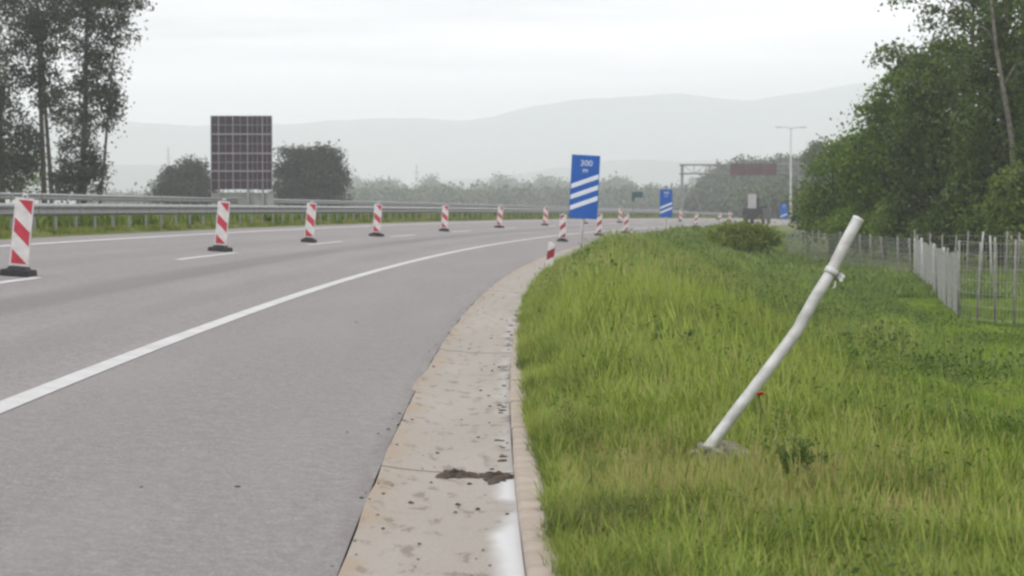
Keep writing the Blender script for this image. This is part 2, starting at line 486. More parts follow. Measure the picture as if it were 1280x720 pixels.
class MB:
    """collects boxes, tubes and polygons and turns them into one mesh"""
    def __init__(self): self.v = []; self.f = []; self.sm = []
    def add(self, vs, fs, smooth=False):
        b = len(self.v); self.v += [tuple(float(c) for c in p) for p in vs]
        self.f += [tuple(i + b for i in f) for f in fs]; self.sm += [smooth] * len(fs)
        return self
    def box(self, c, s, rot=None, taper=(1, 1), shift=(0, 0)):
        x, y, z = (q / 2 for q in s); tx, ty = taper
        vs = [(-x, -y, -z), (x, -y, -z), (x, y, -z), (-x, y, -z),
              (-x * tx + shift[0], -y * ty + shift[1], z), (x * tx + shift[0], -y * ty + shift[1], z),
              (x * tx + shift[0], y * ty + shift[1], z), (-x * tx + shift[0], y * ty + shift[1], z)]
        M = (rot.to_matrix() if rot else Matrix.Identity(3))
        vs = [tuple(M @ Vector(p) + Vector(c)) for p in vs]
        return self.add(vs, [(0, 3, 2, 1), (4, 5, 6, 7), (0, 1, 5, 4), (1, 2, 6, 5), (2, 3, 7, 6), (3, 0, 4, 7)])
    def tube(self, pts, rad, n=8, caps=True):
        pts = [Vector(p) for p in pts]
        if not hasattr(rad, '__len__'): rad = [rad] * len(pts)
        vs, fs = [], []
        ref = Vector((0, 0, 1))
        d0 = (pts[-1] - pts[0]).normalized()
        if abs(d0.dot(ref)) > 0.9: ref = Vector((1, 0, 0))
        for i, p in enumerate(pts):
            d = (pts[min(i + 1, len(pts) - 1)] - pts[max(i - 1, 0)]).normalized()
            a = d.cross(ref).normalized(); b = d.cross(a)
            for k in range(n):
                t = 2 * math.pi * k / n
                vs.append(p + (a * math.cos(t) + b * math.sin(t)) * rad[i])
        for i in range(len(pts) - 1):
            for k in range(n):
                fs.append((i * n + k, i * n + (k + 1) % n, (i + 1) * n + (k + 1) % n, (i + 1) * n + k))
        self.add(vs, fs, True)
        if caps:
            b = len(self.v) - len(vs)
            self.f += [tuple(b + k for k in reversed(range(n))), tuple(b + (len(pts) - 1) * n + k for k in range(n))]
            self.sm += [False, False]
        return self
    def prism(self, poly, y0, y1):
        """polygon in x,z pushed from y0 to y1"""
        n = len(poly)
        vs = [(x, y0, z) for x, z in poly] + [(x, y1, z) for x, z in poly]
        fs = [tuple(range(n)), tuple(reversed(range(n, 2 * n)))]
        fs += [(i, i + n, (i + 1) % n + n, (i + 1) % n) for i in range(n)]
        return self.add(vs, fs)
    def mesh(self, name, material, bevel=0.0):
        me = bpy.data.meshes.new(name)
        me.from_pydata(self.v, [], self.f)
        bm = bmesh.new(); bm.from_mesh(me)
        bmesh.ops.recalc_face_normals(bm, faces=bm.faces)
        if bevel > 0:
            bmesh.ops.bevel(bm, geom=[e for e in bm.edges if e.is_manifold and e.calc_face_angle(0) > 0.6], offset=bevel, segments=2, affect='EDGES')
        bm.to_mesh(me); bm.free()
        if bevel == 0:
            me.polygons.foreach_set('use_smooth', self.sm)
        me.materials.append(MATS[material])
        return me
    def obj(self, name, material, parent=None, loc=(0, 0, 0), rot=(0, 0, 0), bevel=0.0):
        return obj(name, self.mesh(name, material, bevel), parent, loc, rot)

def strip_mesh(name, s_vals, offs, zfun, material, uvname='road'):
    """a sheet along the road; zfun(s, off) gives height; UV = (off, s)"""
    s_vals = np.asarray(s_vals, float); offs = np.asarray(offs, float)
    SS, OO = np.meshgrid(s_vals, offs, indexing='ij')
    t = rt(SS)
    x = rx(SS) - OO * np.cos(t); y = ry(SS) + OO * np.sin(t); z = zfun(SS, OO)
    v = np.stack([x, y, z], -1).reshape(-1, 3)
    n, m = SS.shape
    i = (np.arange(n - 1)[:, None] * m + np.arange(m - 1)[None, :]).ravel()
    up = offs[1] < offs[0]
    f = np.stack([i, i + 1, i + m + 1, i + m], -1)
    if up: f = f[:, ::-1]
    f = f[:, ::-1]
    me = mesh_np(name, v, f, material, smooth=True)
    ul = me.uv_layers.new(name=uvname)
    idx = np.empty(len(me.loops), np.int32); me.loops.foreach_get('vertex_index', idx)
    uvv = np.stack([OO.ravel()[idx], SS.ravel()[idx]], -1).astype(np.float32)
    ul.data.foreach_set('uv', uvv.ravel())
    return me

# ------------------------------------------------------------------ the setting: ground, roads, channel, kerb
def lines(lo, hi, a, b, step, grow=1.16):
    m = list(np.arange(a, b + 0.01, step)); d = step; l = [m[0]]
    while l[-1] > lo: d *= grow; l.append(l[-1] - d)
    l[-1] = lo; d = step; r = [m[-1]]
    while r[-1] < hi: d *= grow; r.append(r[-1] + d)
    r[-1] = hi
    return np.array(sorted(set(l[1:] + m + r[1:])))
gx = lines(-5200, 5200, -46, 70, 1.5)
gy = lines(-300, 7000, -12, 420, 2.0)
GX, GY = np.meshgrid(gx, gy, indexing='xy')
gs, goff = near(GX, GY)
GZ = ground_z(GX, GY)
inside = (goff < 30.0) & (goff > -17.0) & (gs > -13) & (gs < 438)
GZ = GZ - 0.30 * np.clip(np.minimum(30.0 - goff, goff + 17.0) / 2.0, 0, 1) * inside
GZ = np.where((gs >= 437.5) & (goff < 31) & (goff > -18), np.minimum(GZ, PLAIN), GZ)
gi = (np.arange(len(gy) - 1)[:, None] * len(gx) + np.arange(len(gx) - 1)[None, :]).ravel()
gf = np.stack([gi, gi + 1, gi + len(gx) + 1, gi + len(gx)], -1)
ground = obj('ground', mesh_np('ground', np.stack([GX, GY, GZ], -1).reshape(-1, 3), gf, 'turf_ground', smooth=True))
tag(ground, 'flat green plain around the motorway', None, None, 'structure')

s_long = np.concatenate([np.arange(-12, 80, 1.0), np.arange(80, 437, 3.0)])
road = obj('road', strip_mesh('road', s_long, np.arange(0.0, 11.01, 0.5), lambda s, o: rz(s) + EF * o, 'asphalt'))
tag(road, 'light grey asphalt carriageway curving right', None, None, 'structure')
lz = lambda s, o: rz(s) + EF * np.minimum(o, 12.5) + 0.04 * np.clip(o - 12.5, 0, 20)
opp = obj('opposite_carriageway', strip_mesh('opposite_carriageway', s_long, np.arange(15.0, 25.51, 0.75), lz, 'asphalt'))
tag(opp, 'grey asphalt carriageway beyond the median', None, None, 'structure')
med = obj('median_verge', strip_mesh('median_verge', s_long, [10.9, 11.05, 11.6, 12.4, 13.2, 14.0, 14.6, 15.1],
          lambda s, o: lz(s, o) - 0.03 + 0.09 * sstep(11.0, 12.0, o) * sstep(15.1, 14.3, o), 'turf_ground'))
tag(med, 'grass median beside the carriageway', None, None, 'structure')
lver = obj('outer_verge', strip_mesh('outer_verge', s_long, [25.4, 25.6, 26.5, 28.0, 29.5, 31.0, 33.0],
           lambda s, o: lz(s, o) - 0.03 + 0.06 * sstep(25.5, 26.5, o) - 2.2 * sstep(29, 42, o) - 0.5 * sstep(31, 33, o), 'turf_ground'))
tag(lver, 'grass verge beyond the opposite carriageway', None, None, 'structure')
vo = np.concatenate([np.arange(0.0, 3.0, 0.15), np.arange(3.0, 10.0, 0.4), np.arange(10.0, 16.6, 1.0), [17.2]])
s_v = np.concatenate([np.arange(-12, 40, 0.25), np.arange(40, 110, 0.7), np.arange(110, 437, 2.5)])
verge = obj('grass_verge', strip_mesh('grass_verge', s_v, -(KW + KB) - vo,
            lambda s, o: verge_z(s, -o - KW - KB) - 0.5 * sstep(15.5, 17.2, -o - KW - KB), 'turf_ground'))
tag(verge, 'grass bank falling away right of the kerb', None, None, 'structure')

# painted lines: each one a sheet 4 mm over the asphalt
def line_sheet(name, s0, s1, off, w, zf, step=1.0, label=None):
    ss = np.linspace(s0, s1, max(2, int((s1 - s0) / step) + 1))
    o = obj(name, strip_mesh(name, ss, [off - w / 2, off, off + w / 2], lambda s, q: zf(s, q) + 0.005, 'road_paint'))
    return tag(o, label, None, None, 'structure')
zr = lambda s, o: rz(s) + EF * o
line_sheet('edge_line', -12, 436, 2.52, 0.17, zr, 1.0, 'solid white line between lane and hard shoulder')
line_sheet('inner_edge_line', -12, 436, 9.92, 0.20, zr, 1.0, 'solid white line along the median')
DASH0 = s_at(43.9, 6.27)
for k in range(-3, 21):
    a = DASH0 + 18.0 * k
    if a > -12 and a + 6 < 436:
        line_sheet('lane_dash', a, a + 6.8, 6.27, 0.15, zr, 1.0, 'white dash of the lane line')
line_sheet('far_edge_line', 30, 436, 15.6, 0.2, lz, 2.0, 'white line of the opposite carriageway by the median')
line_sheet('outer_edge_line', 30, 436, 23.2, 0.2, lz, 2.0, 'white outer line of the opposite carriageway')

# concrete channel: slabs with open joints
gutter = bpy.data.objects.new('gutter', None); link(gutter)
tag(gutter, 'beige concrete drainage channel along the asphalt edge', None, None, 'structure')
def gut_z(s, o):
    q = np.clip(-o / KW, 0, 1)
    return rz(s) + EF * o * 0.75 - 0.018 * np.sin(q * math.pi) 
J0 = s_at(12.55, -0.4)
joints = [J0 - 9.0, J0 - 4.5, J0, J0 + 5.2, J0 + 10.4, J0 + 15.6, J0 + 21, J0 + 27, J0 + 33, J0 + 39, J0 + 46, J0 + 53, J0 + 60, J0 + 68, J0 + 80, J0 + 95, J0 + 115, J0 + 140, J0 + 180, J0 + 230, J0 + 300, J0 + 420]
for k in range(len(joints) - 1):
    a, b = joints[k] + 0.008, min(joints[k + 1] - 0.008, 436)
    if a < -12: a = -12
    jl = {3: 0.035}.get(k, 0.0)
    dz = random.uniform(-0.004, 0.004)
    ss = np.linspace(a, b, max(3, int((b - a) / (0.35 if k < 8 else 1.2))))
    oo = np.linspace(-0.008, -KW, 9); jl = jl * sstep(3.2, 0.0, ss - a)
    wob = 0.006 * vnoise(ss * 3.0, ss * 0, 11) + 0.004 * vnoise(ss * 9.0, ss * 0, 12)
    me = strip_mesh('gutter_slab', ss, oo, lambda s, o: gut_z(s, o) + dz + 0.004, 'gutter_concrete')
    co = np.empty(len(me.vertices) * 3, np.float32); me.vertices.foreach_get('co', co); co = co.reshape(len(ss), 9, 3)
    tt = rt(ss)
    for j in range(0, 3):                    # ragged overlap with the asphalt
        g_ = (jl + wob) * (1 - j / 3.0)
        co[:, j, 0] -= g_ * np.cos(tt); co[:, j, 1] += g_ * np.sin(tt); co[:, j, 2] += 0.07 * g_ + (0.004 if j == 0 else 0)
    # skirts give the slab its thickness
    sk = []
    top = co.reshape(-1, 3).copy()
    me.vertices.foreach_set('co', top.ravel())
    bm = bmesh.new(); bm.from_mesh(me)
    be = [e for e in bm.edges if e.is_boundary]
    r_ = bmesh.ops.extrude_edge_only(bm, edges=be)
    for v_ in [v for v in r_['geom'] if isinstance(v, bmesh.types.BMVert)]: v_.co.z -= 0.10
    bm.to_mesh(me); bm.free()
    me.polygons.foreach_set('use_smooth', np.zeros(len(me.polygons), bool))
    obj('gutter_slab', me, gutter)
# dark bed under the joints
bed = obj('joint_bed', strip_mesh('joint_bed', s_long, [0.02, -KW - KB], lambda s, o: gut_z(s, o) - 0.035, 'mud'), gutter)

# kerb: stones about a metre long
kerb = bpy.data.objects.new('kerb', None); link(kerb)
tag(kerb, 'low concrete kerb between channel and grass', None, None, 'structure')
KS0 = J0 - 8.0
prof = [(0, -0.10), (0, 0.052), (0.018, 0.066), (KB - 0.02, 0.062), (KB, 0.05), (KB, -0.10)]
mb = MB(); L = 0.985
vs = []
for y in (0, 0.008, L - 0.008, L):
    ins = 0.006 if y in (0, L) else 0.0
    for x, z in prof: vs.append((x + (ins if x < KB / 2 else -ins), y, z - (ins if z > 0 else 0)))
fs = []
for r_ in range(3):
    for k in range(5): fs.append((r_ * 6 + k, r_ * 6 + k + 1, r_ * 6 + 6 + k + 1, r_ * 6 + 6 + k))
fs += [tuple(range(6)), tuple(range(18, 24))]
kerb_me = mb.add(vs, fs).mesh('kerb_stone', 'kerb_concrete')
for k in range(70):
    s = KS0 + k * 1.0
    if s < -11: continue
    p = P(s, -KW); zz = float(gut_z(s, -KW))
    q = P(s + 1, -KW); zq = float(gut_z(s + 1, -KW))
    if random.random() < 0.25: pass
    o = obj('kerb_stone', kerb_me, kerb, (p[0] + random.uniform(-0.004, 0.006), p[1], zz + random.uniform(-0.005, 0.004)),
            (math.atan2(zq - zz, 1.0), random.uniform(-0.02, 0.02), -math.atan2(q[0] - p[0], q[1] - p[1]) + random.uniform(-0.006, 0.006)))
far_s = np.arange(KS0 + 70, 436, 2.0)
kf = strip_mesh('kerb_run', far_s, [-KW, -KW - 0.001, -KW - KB, -KW - KB - 0.001],
                lambda s, o: gut_z(s, np.maximum(o, -KW)) + np.where((np.abs(o + KW) < 1e-6) | (o < -KW - KB - 0.0005), -0.05, 0.062), 'kerb_concrete')
tag(obj('kerb_run', kf, kerb), None, None, None, 'stuff')

# mud and clods on the channel and the shoulder
def blob(mb_, p, r, flat=0.5, n=7):
    vs = []; ph = random.uniform(0, 6)
    for ring, (rr, h) in enumerate(((1.0, -0.15), (0.75, 0.55), (0.0, 0.9))):
        if rr == 0: vs.append((p[0], p[1], p[2] + r * flat * h)); continue
        for k in range(n):
            t = 2 * math.pi * k / n + ph; q = rr * r * random.uniform(0.65, 1.3)
            vs.append((p[0] + q * math.cos(t), p[1] + q * math.sin(t), p[2] + r * flat * h * random.uniform(0.6, 1.2)))
    fs = [(k, (k + 1) % n, n + (k + 1) % n, n + k) for k in range(n)] + [(n + k, n + (k + 1) % n, 2 * n) for k in range(n)]
    mb_.add(vs, fs)
def on_channel(s, off, dz=0.0):
    p = P(s, off); p[2] = (float(gut_z(s, off)) + 0.006 if off < 0 else float(rz(s) + EF * off)) + dz
    return p
mb = MB()
for k in range(150):
    s = s_at(random.choice([random.uniform(9, 16), random.uniform(11, 40), random.uniform(15, 60)]))
    off = random.choice([random.uniform(-0.7, 0.0), random.uniform(-0.73, -0.5), random.gauss(0.0, 0.05), random.uniform(0.1, 1.6) if random.random() < 0.4 else -0.3])
    blob(mb, on_channel(s, off), random.choice([0.006, 0.008, 0.011, 0.016]), 0.6, 6)
for k in range(26):                                   # silt in the angle of the kerb
    s = s_at(random.choice([random.uniform(13, 15), random.uniform(16, 19), random.uniform(20, 34)])); blob(mb, on_channel(s, random.uniform(-0.73, -0.66)), random.uniform(0.008, 0.034), 0.4, 7)
clods = mb.obj('dirt_clods', 'mud')
tag(clods, 'small dark crumbs of earth scattered on channel and shoulder', None, None, 'stuff')
for (u0, u1, vc, hw, lab) in ((546, 597, 590, 0.17, 'dark patch of wet mud on channel, left of the pair'), (600, 641, 593, 0.22, 'dark patch of wet mud against the kerb, right of the pair')):
    Yc = 1.51 * 2800 / (vc - 250.3); xa_, xb_ = U(u0, Yc), U(u1, Yc); xc_, hx = (xa_ + xb_) / 2, (xb_ - xa_) / 2
    s_, o_ = near(np.array([xc_]), np.array([Yc])); c = on_channel(float(s_[0]), float(o_[0]))
    vs, fs = [], []; nr, na = 9, 40; sd_ = random.randrange(1000)
    for i in range(nr + 1):
        for k in range(na):
            th_ = 2 * math.pi * k / na; f_ = i / nr
            out = 1 + 0.28 * math.sin(3 * th_ + sd_) + 0.16 * math.sin(7 * th_ + 2 * sd_) + 0.10 * math.sin(13 * th_ + sd_)
            x_, y_ = hx * f_ * out * math.cos(th_), hw * f_ * out * math.sin(th_)
            s2_, o2_ = near(np.array([c[0] + x_]), np.array([c[1] + y_])); zz_ = on_channel(float(s2_[0]), float(np.clip(o2_[0], -0.735, -0.02)))[2] - c[2]
            hgt = 0.020 * (1 - f_ ** 2) * (0.75 + 0.6 * math.sin(x_ * 60 + sd_) * math.sin(y_ * 45) + 0.4 * random.uniform(-1, 1)) + 0.004 * (1 - f_)
            vs.append((x_, y_, zz_ + (max(0.001, hgt) if i < nr else -0.004)))
    fs = [(i * na + k, i * na + (k + 1) % na, (i + 1) * na + (k + 1) % na, (i + 1) * na + k) for i in range(nr) for k in range(na)]
    tag(MB().add(vs, fs).obj('mud_patch', 'mud', None, tuple(float(q) for q in c)), lab, 'mud')

# ------------------------------------------------------------------ guard rails
def guardrail(label, off, s0, s1, face):
    t = thing('guardrail', label, 'guardrail', P(s0, off) * [1, 1, 0] + [0, 0, left_road_z(s0, off)])
    o0 = Vector(t.location)
    # W-beam section: x outward to the traffic, z height
    sec = [(0.0, 0.0), (0.035, 0.02), (0.075, 0.055), (0.075, 0.095), (0.02, 0.135), (0.02, 0.175), (0.075, 0.215), (0.075, 0.255), (0.035, 0.29), (0.0, 0.31)]
    full = sec + [(x - 0.006, z) for x, z in reversed(sec)]
    n = len(full); mb_ = MB()
    vs = [(x * face, y, z) for y in (0, 3.985) for x, z in full]
    mb_.add(vs, [(k, (k + 1) % n, n + (k + 1) % n, n + k) for k in range(n)] + [tuple(range(n)), tuple(range(n, 2 * n))])
    beam = mb_.mesh('beam', 'rail_steel')
    post = MB().box((0, 0, 0.31), (0.05, 0.10, 0.72)).box((0.045 * face, 0, 0.55), (0.05, 0.08, 0.18)).mesh('post', 'rail_steel')
    s = s0; k = 0
    while s < s1:
        p = P(s, off); p[2] = left_road_z(s, off); q = P(s + 4, off); q[2] = left_road_z(s + 4, off)
        h = -math.atan2(q[0] - p[0], q[1] - p[1]); pit = math.atan2(q[2] - p[2], 4)
        obj('beam', beam, t, Vector(p) + Vector((face * 0.075, 0, 0.44)) - o0, (pit, 0, h))
        for j in (0, 2):
            pp = P(s + j + 0.05, off); pp[2] = left_road_z(s + j, off)
            obj('post', post, t, Vector(pp) - o0, (0, 0, h))
        s += 4.0; k += 1
    return t
guardrail('steel guardrail in the median behind the striped beacons', 11.75, s_at(34, 11.7), 330, 1)
guardrail('farther steel guardrail beyond the opposite carriageway, under the tall trees', 26.3, s_at(76, 26), 400, 1)

# ------------------------------------------------------------------ traffic beacons
def beacon_meshes(mirror):
    W, H, zb = 0.28, 1.0, 0.14
    m = -1 if mirror else 1
    r = {}
    mb_ = MB().box((0, 0, zb + H / 2), (W, 0.028, H))
    r['plate'] = mb_.mesh('plate', 'white_sheet', 0.006)
    w = W / 2 - 0.022
    top = zb + H
    def zt(f): return top - f * H
    polys = [[(-w * 0.75, zt(.03)), (w, zt(.03)), (w, zt(.235))],
             [(-w, zt(.29)), (w, zt(.50)), (w, zt(.705)), (-w, zt(.495))],
             [(-w, zt(.755)), (w, zt(.965)), (-w, zt(.965))]]
    r['stripe'] = [MB().prism([(x * m, z) for x, z in pl], -0.0175, -0.0145).mesh('stripe', 'worn_red_sheet' if mirror else 'red_sheet') for pl in polys]
    r['base'] = MB().box((0, 0.02, 0.045), (0.42, 0.78, 0.09), taper=(0.93, 0.95)).box((0, 0.02, 0.11), (0.30, 0.42, 0.045), taper=(0.8, 0.85)).mesh('base', 'rubber', 0.006)
    r['handle'] = MB().tube([(-0.035, 0, top - 0.01), (-0.03, 0, top + 0.04), (0, 0, top + 0.055), (0.03, 0, top + 0.04), (0.035, 0, top - 0.01)], 0.012, 6).mesh('handle', 'white_sheet')
    return r
BM = {False: beacon_meshes(False), True: beacon_meshes(True)}
def beacon(s, off, label, mirror=False, lean=0.0, group='striped beacons along the lane line', turn=0.0, far=False):
    p = P(s, off, 0.001)
    t = thing('traffic_beacon', label, 'traffic beacon', p, (0, math.atan(EF) + lean, -float(rt(s)) + turn), group)
    r = BM[mirror]
    obj('plate', r['plate'], t)
    for m_ in r['stripe']: obj('stripe', m_, t)
    obj('base', r['base'], t)
    if not far: obj('handle', r['handle'], t)
    return t
LB = 6.72
rows = [(32.8, 'nearest red and white striped beacon, at the left edge of the photo', .03, 0.05),
        (51.2, 'second nearest striped beacon, below the large dark sign back', .02, -0.05),
        (65.0, 'third striped beacon from the left, in front of the big round tree', .015, 0.08),
        (79.5, 'fourth striped beacon from the left along the lane line', .0, -0.06),
        (98.8, 'fifth striped beacon from the left, halfway to the blue marker sign', -.01, 0.06),
        (118.8, 'sixth striped beacon from the left, small, before the curve', .01, -0.04),
        (139., 'seventh striped beacon from the left, just left of the white post', .0, 0.05)]
for Y, lab, ln, tn in rows:
    lb = LB - (0.10 if Y < 40 else 0.03)
    beacon(s_at(Y, lb), lb, lab, False, ln, turn=tn)
for k, Y in enumerate((160, 181, 226, 276)):
    beacon(s_at(Y, LB), LB, ['eighth striped beacon of the lane row, first one right of the large blue sign', 'ninth striped beacon of the lane row, between the two nearer blue signs', 'tenth striped beacon of the lane row, just right of the middle blue sign', 'farthest tiny striped beacon of the lane row, below the gantry board'][k], False, 0, 'distant striped beacons on the lane line', far=True)
for Y, o_, lab in ((94, 1.12, 'mirrored striped beacon on the hard shoulder behind the short white post'),
                   (116, 1.2, 'striped beacon half hidden behind the large blue marker sign'),
                   (131, 1.0, 'striped beacon on the shoulder just right of the large blue sign')):
    beacon(s_at(Y, o_), o_, lab, True, -0.03, 'striped beacons on the hard shoulder')
for k, Y in enumerate((190, 212)):
    beacon(s_at(Y, 1.5), 1.5, ['fourth striped beacon of the shoulder row, under the gantry leg', 'farthest striped beacon of the shoulder row, left of the works truck'][k], True, 0, 'distant striped beacons on the shoulder', far=True)

# short white guide post with a red band
p = P(s_at(50.5), -0.84); p[2] = float(verge_z(s_at(50.5), 0.05)) - 0.02
t = thing('guide_post', 'short white guide post with slanted dark red band at the kerb', 'guide post', p, (0, 0.10, -0.1))
sh = [(-0.075, 0.0), (0.075, 0.0), (0.075, 0.66), (0.03, 0.70), (-0.05, 0.735), (-0.075, 0.70)]
MB().prism(sh, -0.05, 0.05).obj('post', 'white_sheet', t, bevel=0.008)
MB().prism([(-0.079, 0.30), (0.079, 0.40), (0.079, 0.60), (-0.079, 0.50)], -0.054, 0.054).obj('band', 'dark_red_sheet', t)

# ------------------------------------------------------------------ blue count-down marker signs
def text_mesh(body, size):
    cu = bpy.data.curves.new('lettering', 'FONT'); cu.body = body; cu.size = size
    cu.align_x = 'CENTER'; cu.extrude = 0.002
    o = bpy.data.objects.new('lettering', cu)
    C.objects.link(o)
    dg = bpy.context.evaluated_depsgraph_get()
    me = bpy.data.meshes.new_from_object(o.evaluated_get(dg))
    bpy.data.objects.remove(o); bpy.data.curves.remove(cu)
    me.transform(Matrix.Rotation(R(90), 4, 'X'))
    me.materials.clear(); me.materials.append(MATS['sign_white'])
    return me
def marker_sign(Y, off, stripes, body, label, z_low, W=0.76, H=1.70, lean=0.05, turn=0.0):
    s = s_at(Y, off); p = P(s, off); zg = float(verge_z(s, max(0, -off - KW - KB))); p[2] = zg
    t = thing('marker_sign', label, 'road sign', p, (0, lean, turn))
    b = z_low
    MB().tube([(0.0, 0.06, -0.15), (0, 0.06, b + H * 0.96)], 0.038, 10).obj('pole', 'galvanised', t)
    pan = MB().box((0, 0, b + H / 2), (W, 0.02, H)).obj('panel', 'sign_blue', t, bevel=0.004)
    for zz in (0.2, 0.8): MB().box((0, 0.035, b + H * zz), (W * 0.7, 0.03, 0.05)).obj('bracket', 'galvanised', t)
    w = W / 2 - 0.018; th = 0.125; rise = 0.29
    for k in range(stripes):
        z0_ = b + H * (0.125 + 0.170 * k)
        MB().prism([(-w, z0_), (w, z0_ + rise), (w, z0_ + rise + th), (-w, z0_ + th)], -0.0145, -0.0115).obj('stripe', 'sign_white', t)
    o = obj('lettering', text_mesh(body, 0.225), t, (0.02, -0.0135, b + H * 0.83))
    o = obj('lettering', text_mesh('m', 0.2), t, (0.0, -0.0135, b + H * 0.725))
    return t
marker_sign(60, -1.34, 3, '300', 'large blue marker sign with three white stripes and 300 m', 1.2)
marker_sign(137, -0.9, 2, '200', 'smaller blue marker sign with two stripes, middle distance', 1.0, lean=0.0)
marker_sign(243, -2.3, 1, '100', 'tiny blue marker sign with one stripe beside the lamp post', 0.75, lean=0.0)

# ------------------------------------------------------------------ bent sign post in the foreground
YP = 13.0
bx0, bz0 = U(886, YP), V(561, YP)
t = thing('bent_sign_post', 'bent grey white steel post leaning right out of the grass, without its sign', 'post', (bx0, YP, bz0))
pts = []
for u, v, dy in ((880, 570, -0.02), (886, 561, 0), (905, 536, .03), (925, 509, .06), (945, 483, .09), (965, 456.5, .12), (984, 431, .15), (994, 417.5, .165), (999, 409.5, .175), (1003, 402, .18), (1020, 371, .22), (1039, 340, .26), (1056, 305, .3), (1073, 273, .33)):
    Y = YP + dy; pts.append((U(u, Y) - bx0, dy, V(v, Y) - bz0))
rad = [0.034] * len(pts); rad[7] = 0.0355; rad[8] = 0.0325; rad[9] = 0.035
post = MB().tube(pts, rad, 18, caps=False)
d = (Vector(pts[-1]) - Vector(pts[-2])).normalized()
post.tube([Vector(pts[-1]), Vector(pts[-1]) - d * 0.12], [0.0335, 0.031], 18, caps=False)
post.tube([Vector(pts[-1]) - d * 0.119, Vector(pts[-1]) - d * 0.1205], [0.0315, 0.0315], 18)
post.obj('post', 'pole_white', t)
a = (Vector(pts[-1]) - Vector(pts[-2])).normalized()
rim = MB().tube([Vector(pts[-1]) - a * 0.012, Vector(pts[-1]) + a * 0.001], [0.0355, 0.0355], 18, caps=False)
rim.obj('rim', 'galvanised', t)
cp = Vector(pts[11]); ax = (Vector(pts[12]) - Vector(pts[10])).normalized()
sid = ax.cross(Vector((0, 1, 0))).normalized()
if sid.x < 0: sid = -sid
cl = MB().tube([cp - ax * 0.02, cp + ax * 0.02], [0.041, 0.041], 16)
rotq = ax.to_track_quat('Z', 'Y')
cl.box(cp + sid * 0.055, (0.055, 0.02, 0.042), rotq.to_euler())
cl.box(cp + sid * 0.055 + Vector((0, 0.02, 0)), (0.055, 0.006, 0.042), rotq.to_euler())
clo = cl.obj('clamp', 'pole_white', t)
for q_ in (-0.012, 0.012):
    c_ = cp + sid * 0.07 + ax * q_
    MB().tube([c_ - Vector((0, 0.03, 0)), c_ + Vector((0, 0.035, 0))], 0.007, 6).tube([c_ - Vector((0, 0.036, 0)), c_ - Vector((0, 0.028, 0))], 0.012, 6).obj('bolt', 'galvanised', clo)
tl = cp + sid * 0.05 - ax * 0.035
MB().tube([tl, tl - ax * 0.03 + sid * 0.012, tl - ax * 0.045 + sid * 0.004], 0.006, 6).obj('strap_end', 'galvanised', clo)
# torn-up footing: one broken lump of concrete
bm = bmesh.new()
bmesh.ops.create_icosphere(bm, subdivisions=4, radius=1.0)
for v_ in bm.verts:
    p_ = v_.co
    k_ = 1 + 0.24 * math.sin(p_.x * 4 + 1) * math.sin(p_.y * 3 + 1) + 0.10 * math.sin(p_.z * 9 + p_.x * 7) + 0.05 * math.sin(p_.x * 17 + p_.y * 13)
    v_.co = Vector((max(-0.85, min(0.9, p_.x * k_)) * 0.23, max(-0.8, min(0.8, p_.y * k_)) * 0.15, max(-0.9, min(0.8, p_.z * k_)) * 0.115))
me = bpy.data.meshes.new('footing'); bm.to_mesh(me); bm.free()
me.materials.append(MATS['footing_concrete'])
obj('footing', me, t, (U(905, YP) - bx0, 0.08, V(577, YP) - bz0), (0.10, 0.08, 0.3))

# ------------------------------------------------------------------ big sign seen from the back
YB = 141.0
bxm, bzb, bzt = U(302.5, YB), V(237, YB), V(145, YB)
WB, HB = 76 / 2800 * YB, bzt - bzb
zg = float(ground_z(np.array([bxm]), np.array([YB]))[0])
t = thing('large_sign', 'large dark road sign seen from behind, with pale ribs', 'road sign', (bxm, YB, zg))
b0 = bzb - zg
cols = [0, 0.125, 0.36, 0.60, 0.845, 1.0]; rowz = [0, 0.25, 0.49, 0.75, 1.0]
for i in range(5):
    for j in range(4):
        x0_, x1_ = (cols[i] - 0.5) * WB, (cols[i + 1] - 0.5) * WB
        z0_, z1_ = b0 + rowz[j] * HB, b0 + rowz[j + 1] * HB
        MB().box(((x0_ + x1_) / 2, 0, (z0_ + z1_) / 2), (x1_ - x0_ - 0.012, 0.03, z1_ - z0_ - 0.012)).obj('panel', 'sign_back', t)
for c_ in cols: MB().box(((c_ - 0.5) * WB, -0.05, b0 + HB / 2), (0.055 if 0 < c_ < 1 else 0.035, 0.05, HB)).obj('upright_rib', 'sign_frame', t)
for c_ in (0.24, 0.48, 0.68, 0.76, 0.92): MB().box(((c_ - 0.5) * WB, -0.03, b0 + HB / 2), (0.02, 0.03, HB)).obj('thin_rib', 'sign_frame', t)
for r_ in rowz[1:-1]: MB().box((0, -0.085, b0 + r_ * HB), (WB, 0.03, 0.085)).obj('cross_rib', 'sign_frame', t)
for r_ in (0.125, 0.37, 0.62, 0.875): MB().box((0, -0.085, b0 + r_ * HB), (WB, 0.03, 0.03)).obj('thin_cross_rib', 'sign_frame', t)
for c_ in (0.125, 0.60, 0.845): MB().box(((c_ - 0.5) * WB, 0.12, b0 / 2 - 0.2), (0.14, 0.18, b0 + 0.6)).obj('support', 'sign_frame', t)
MB().box((0, 0.4, b0 * 0.42 - 0.4), (WB * 1.02, 0.3, b0 * 0.84 + 0.8)).obj('base_wall', 'base_pale', t)

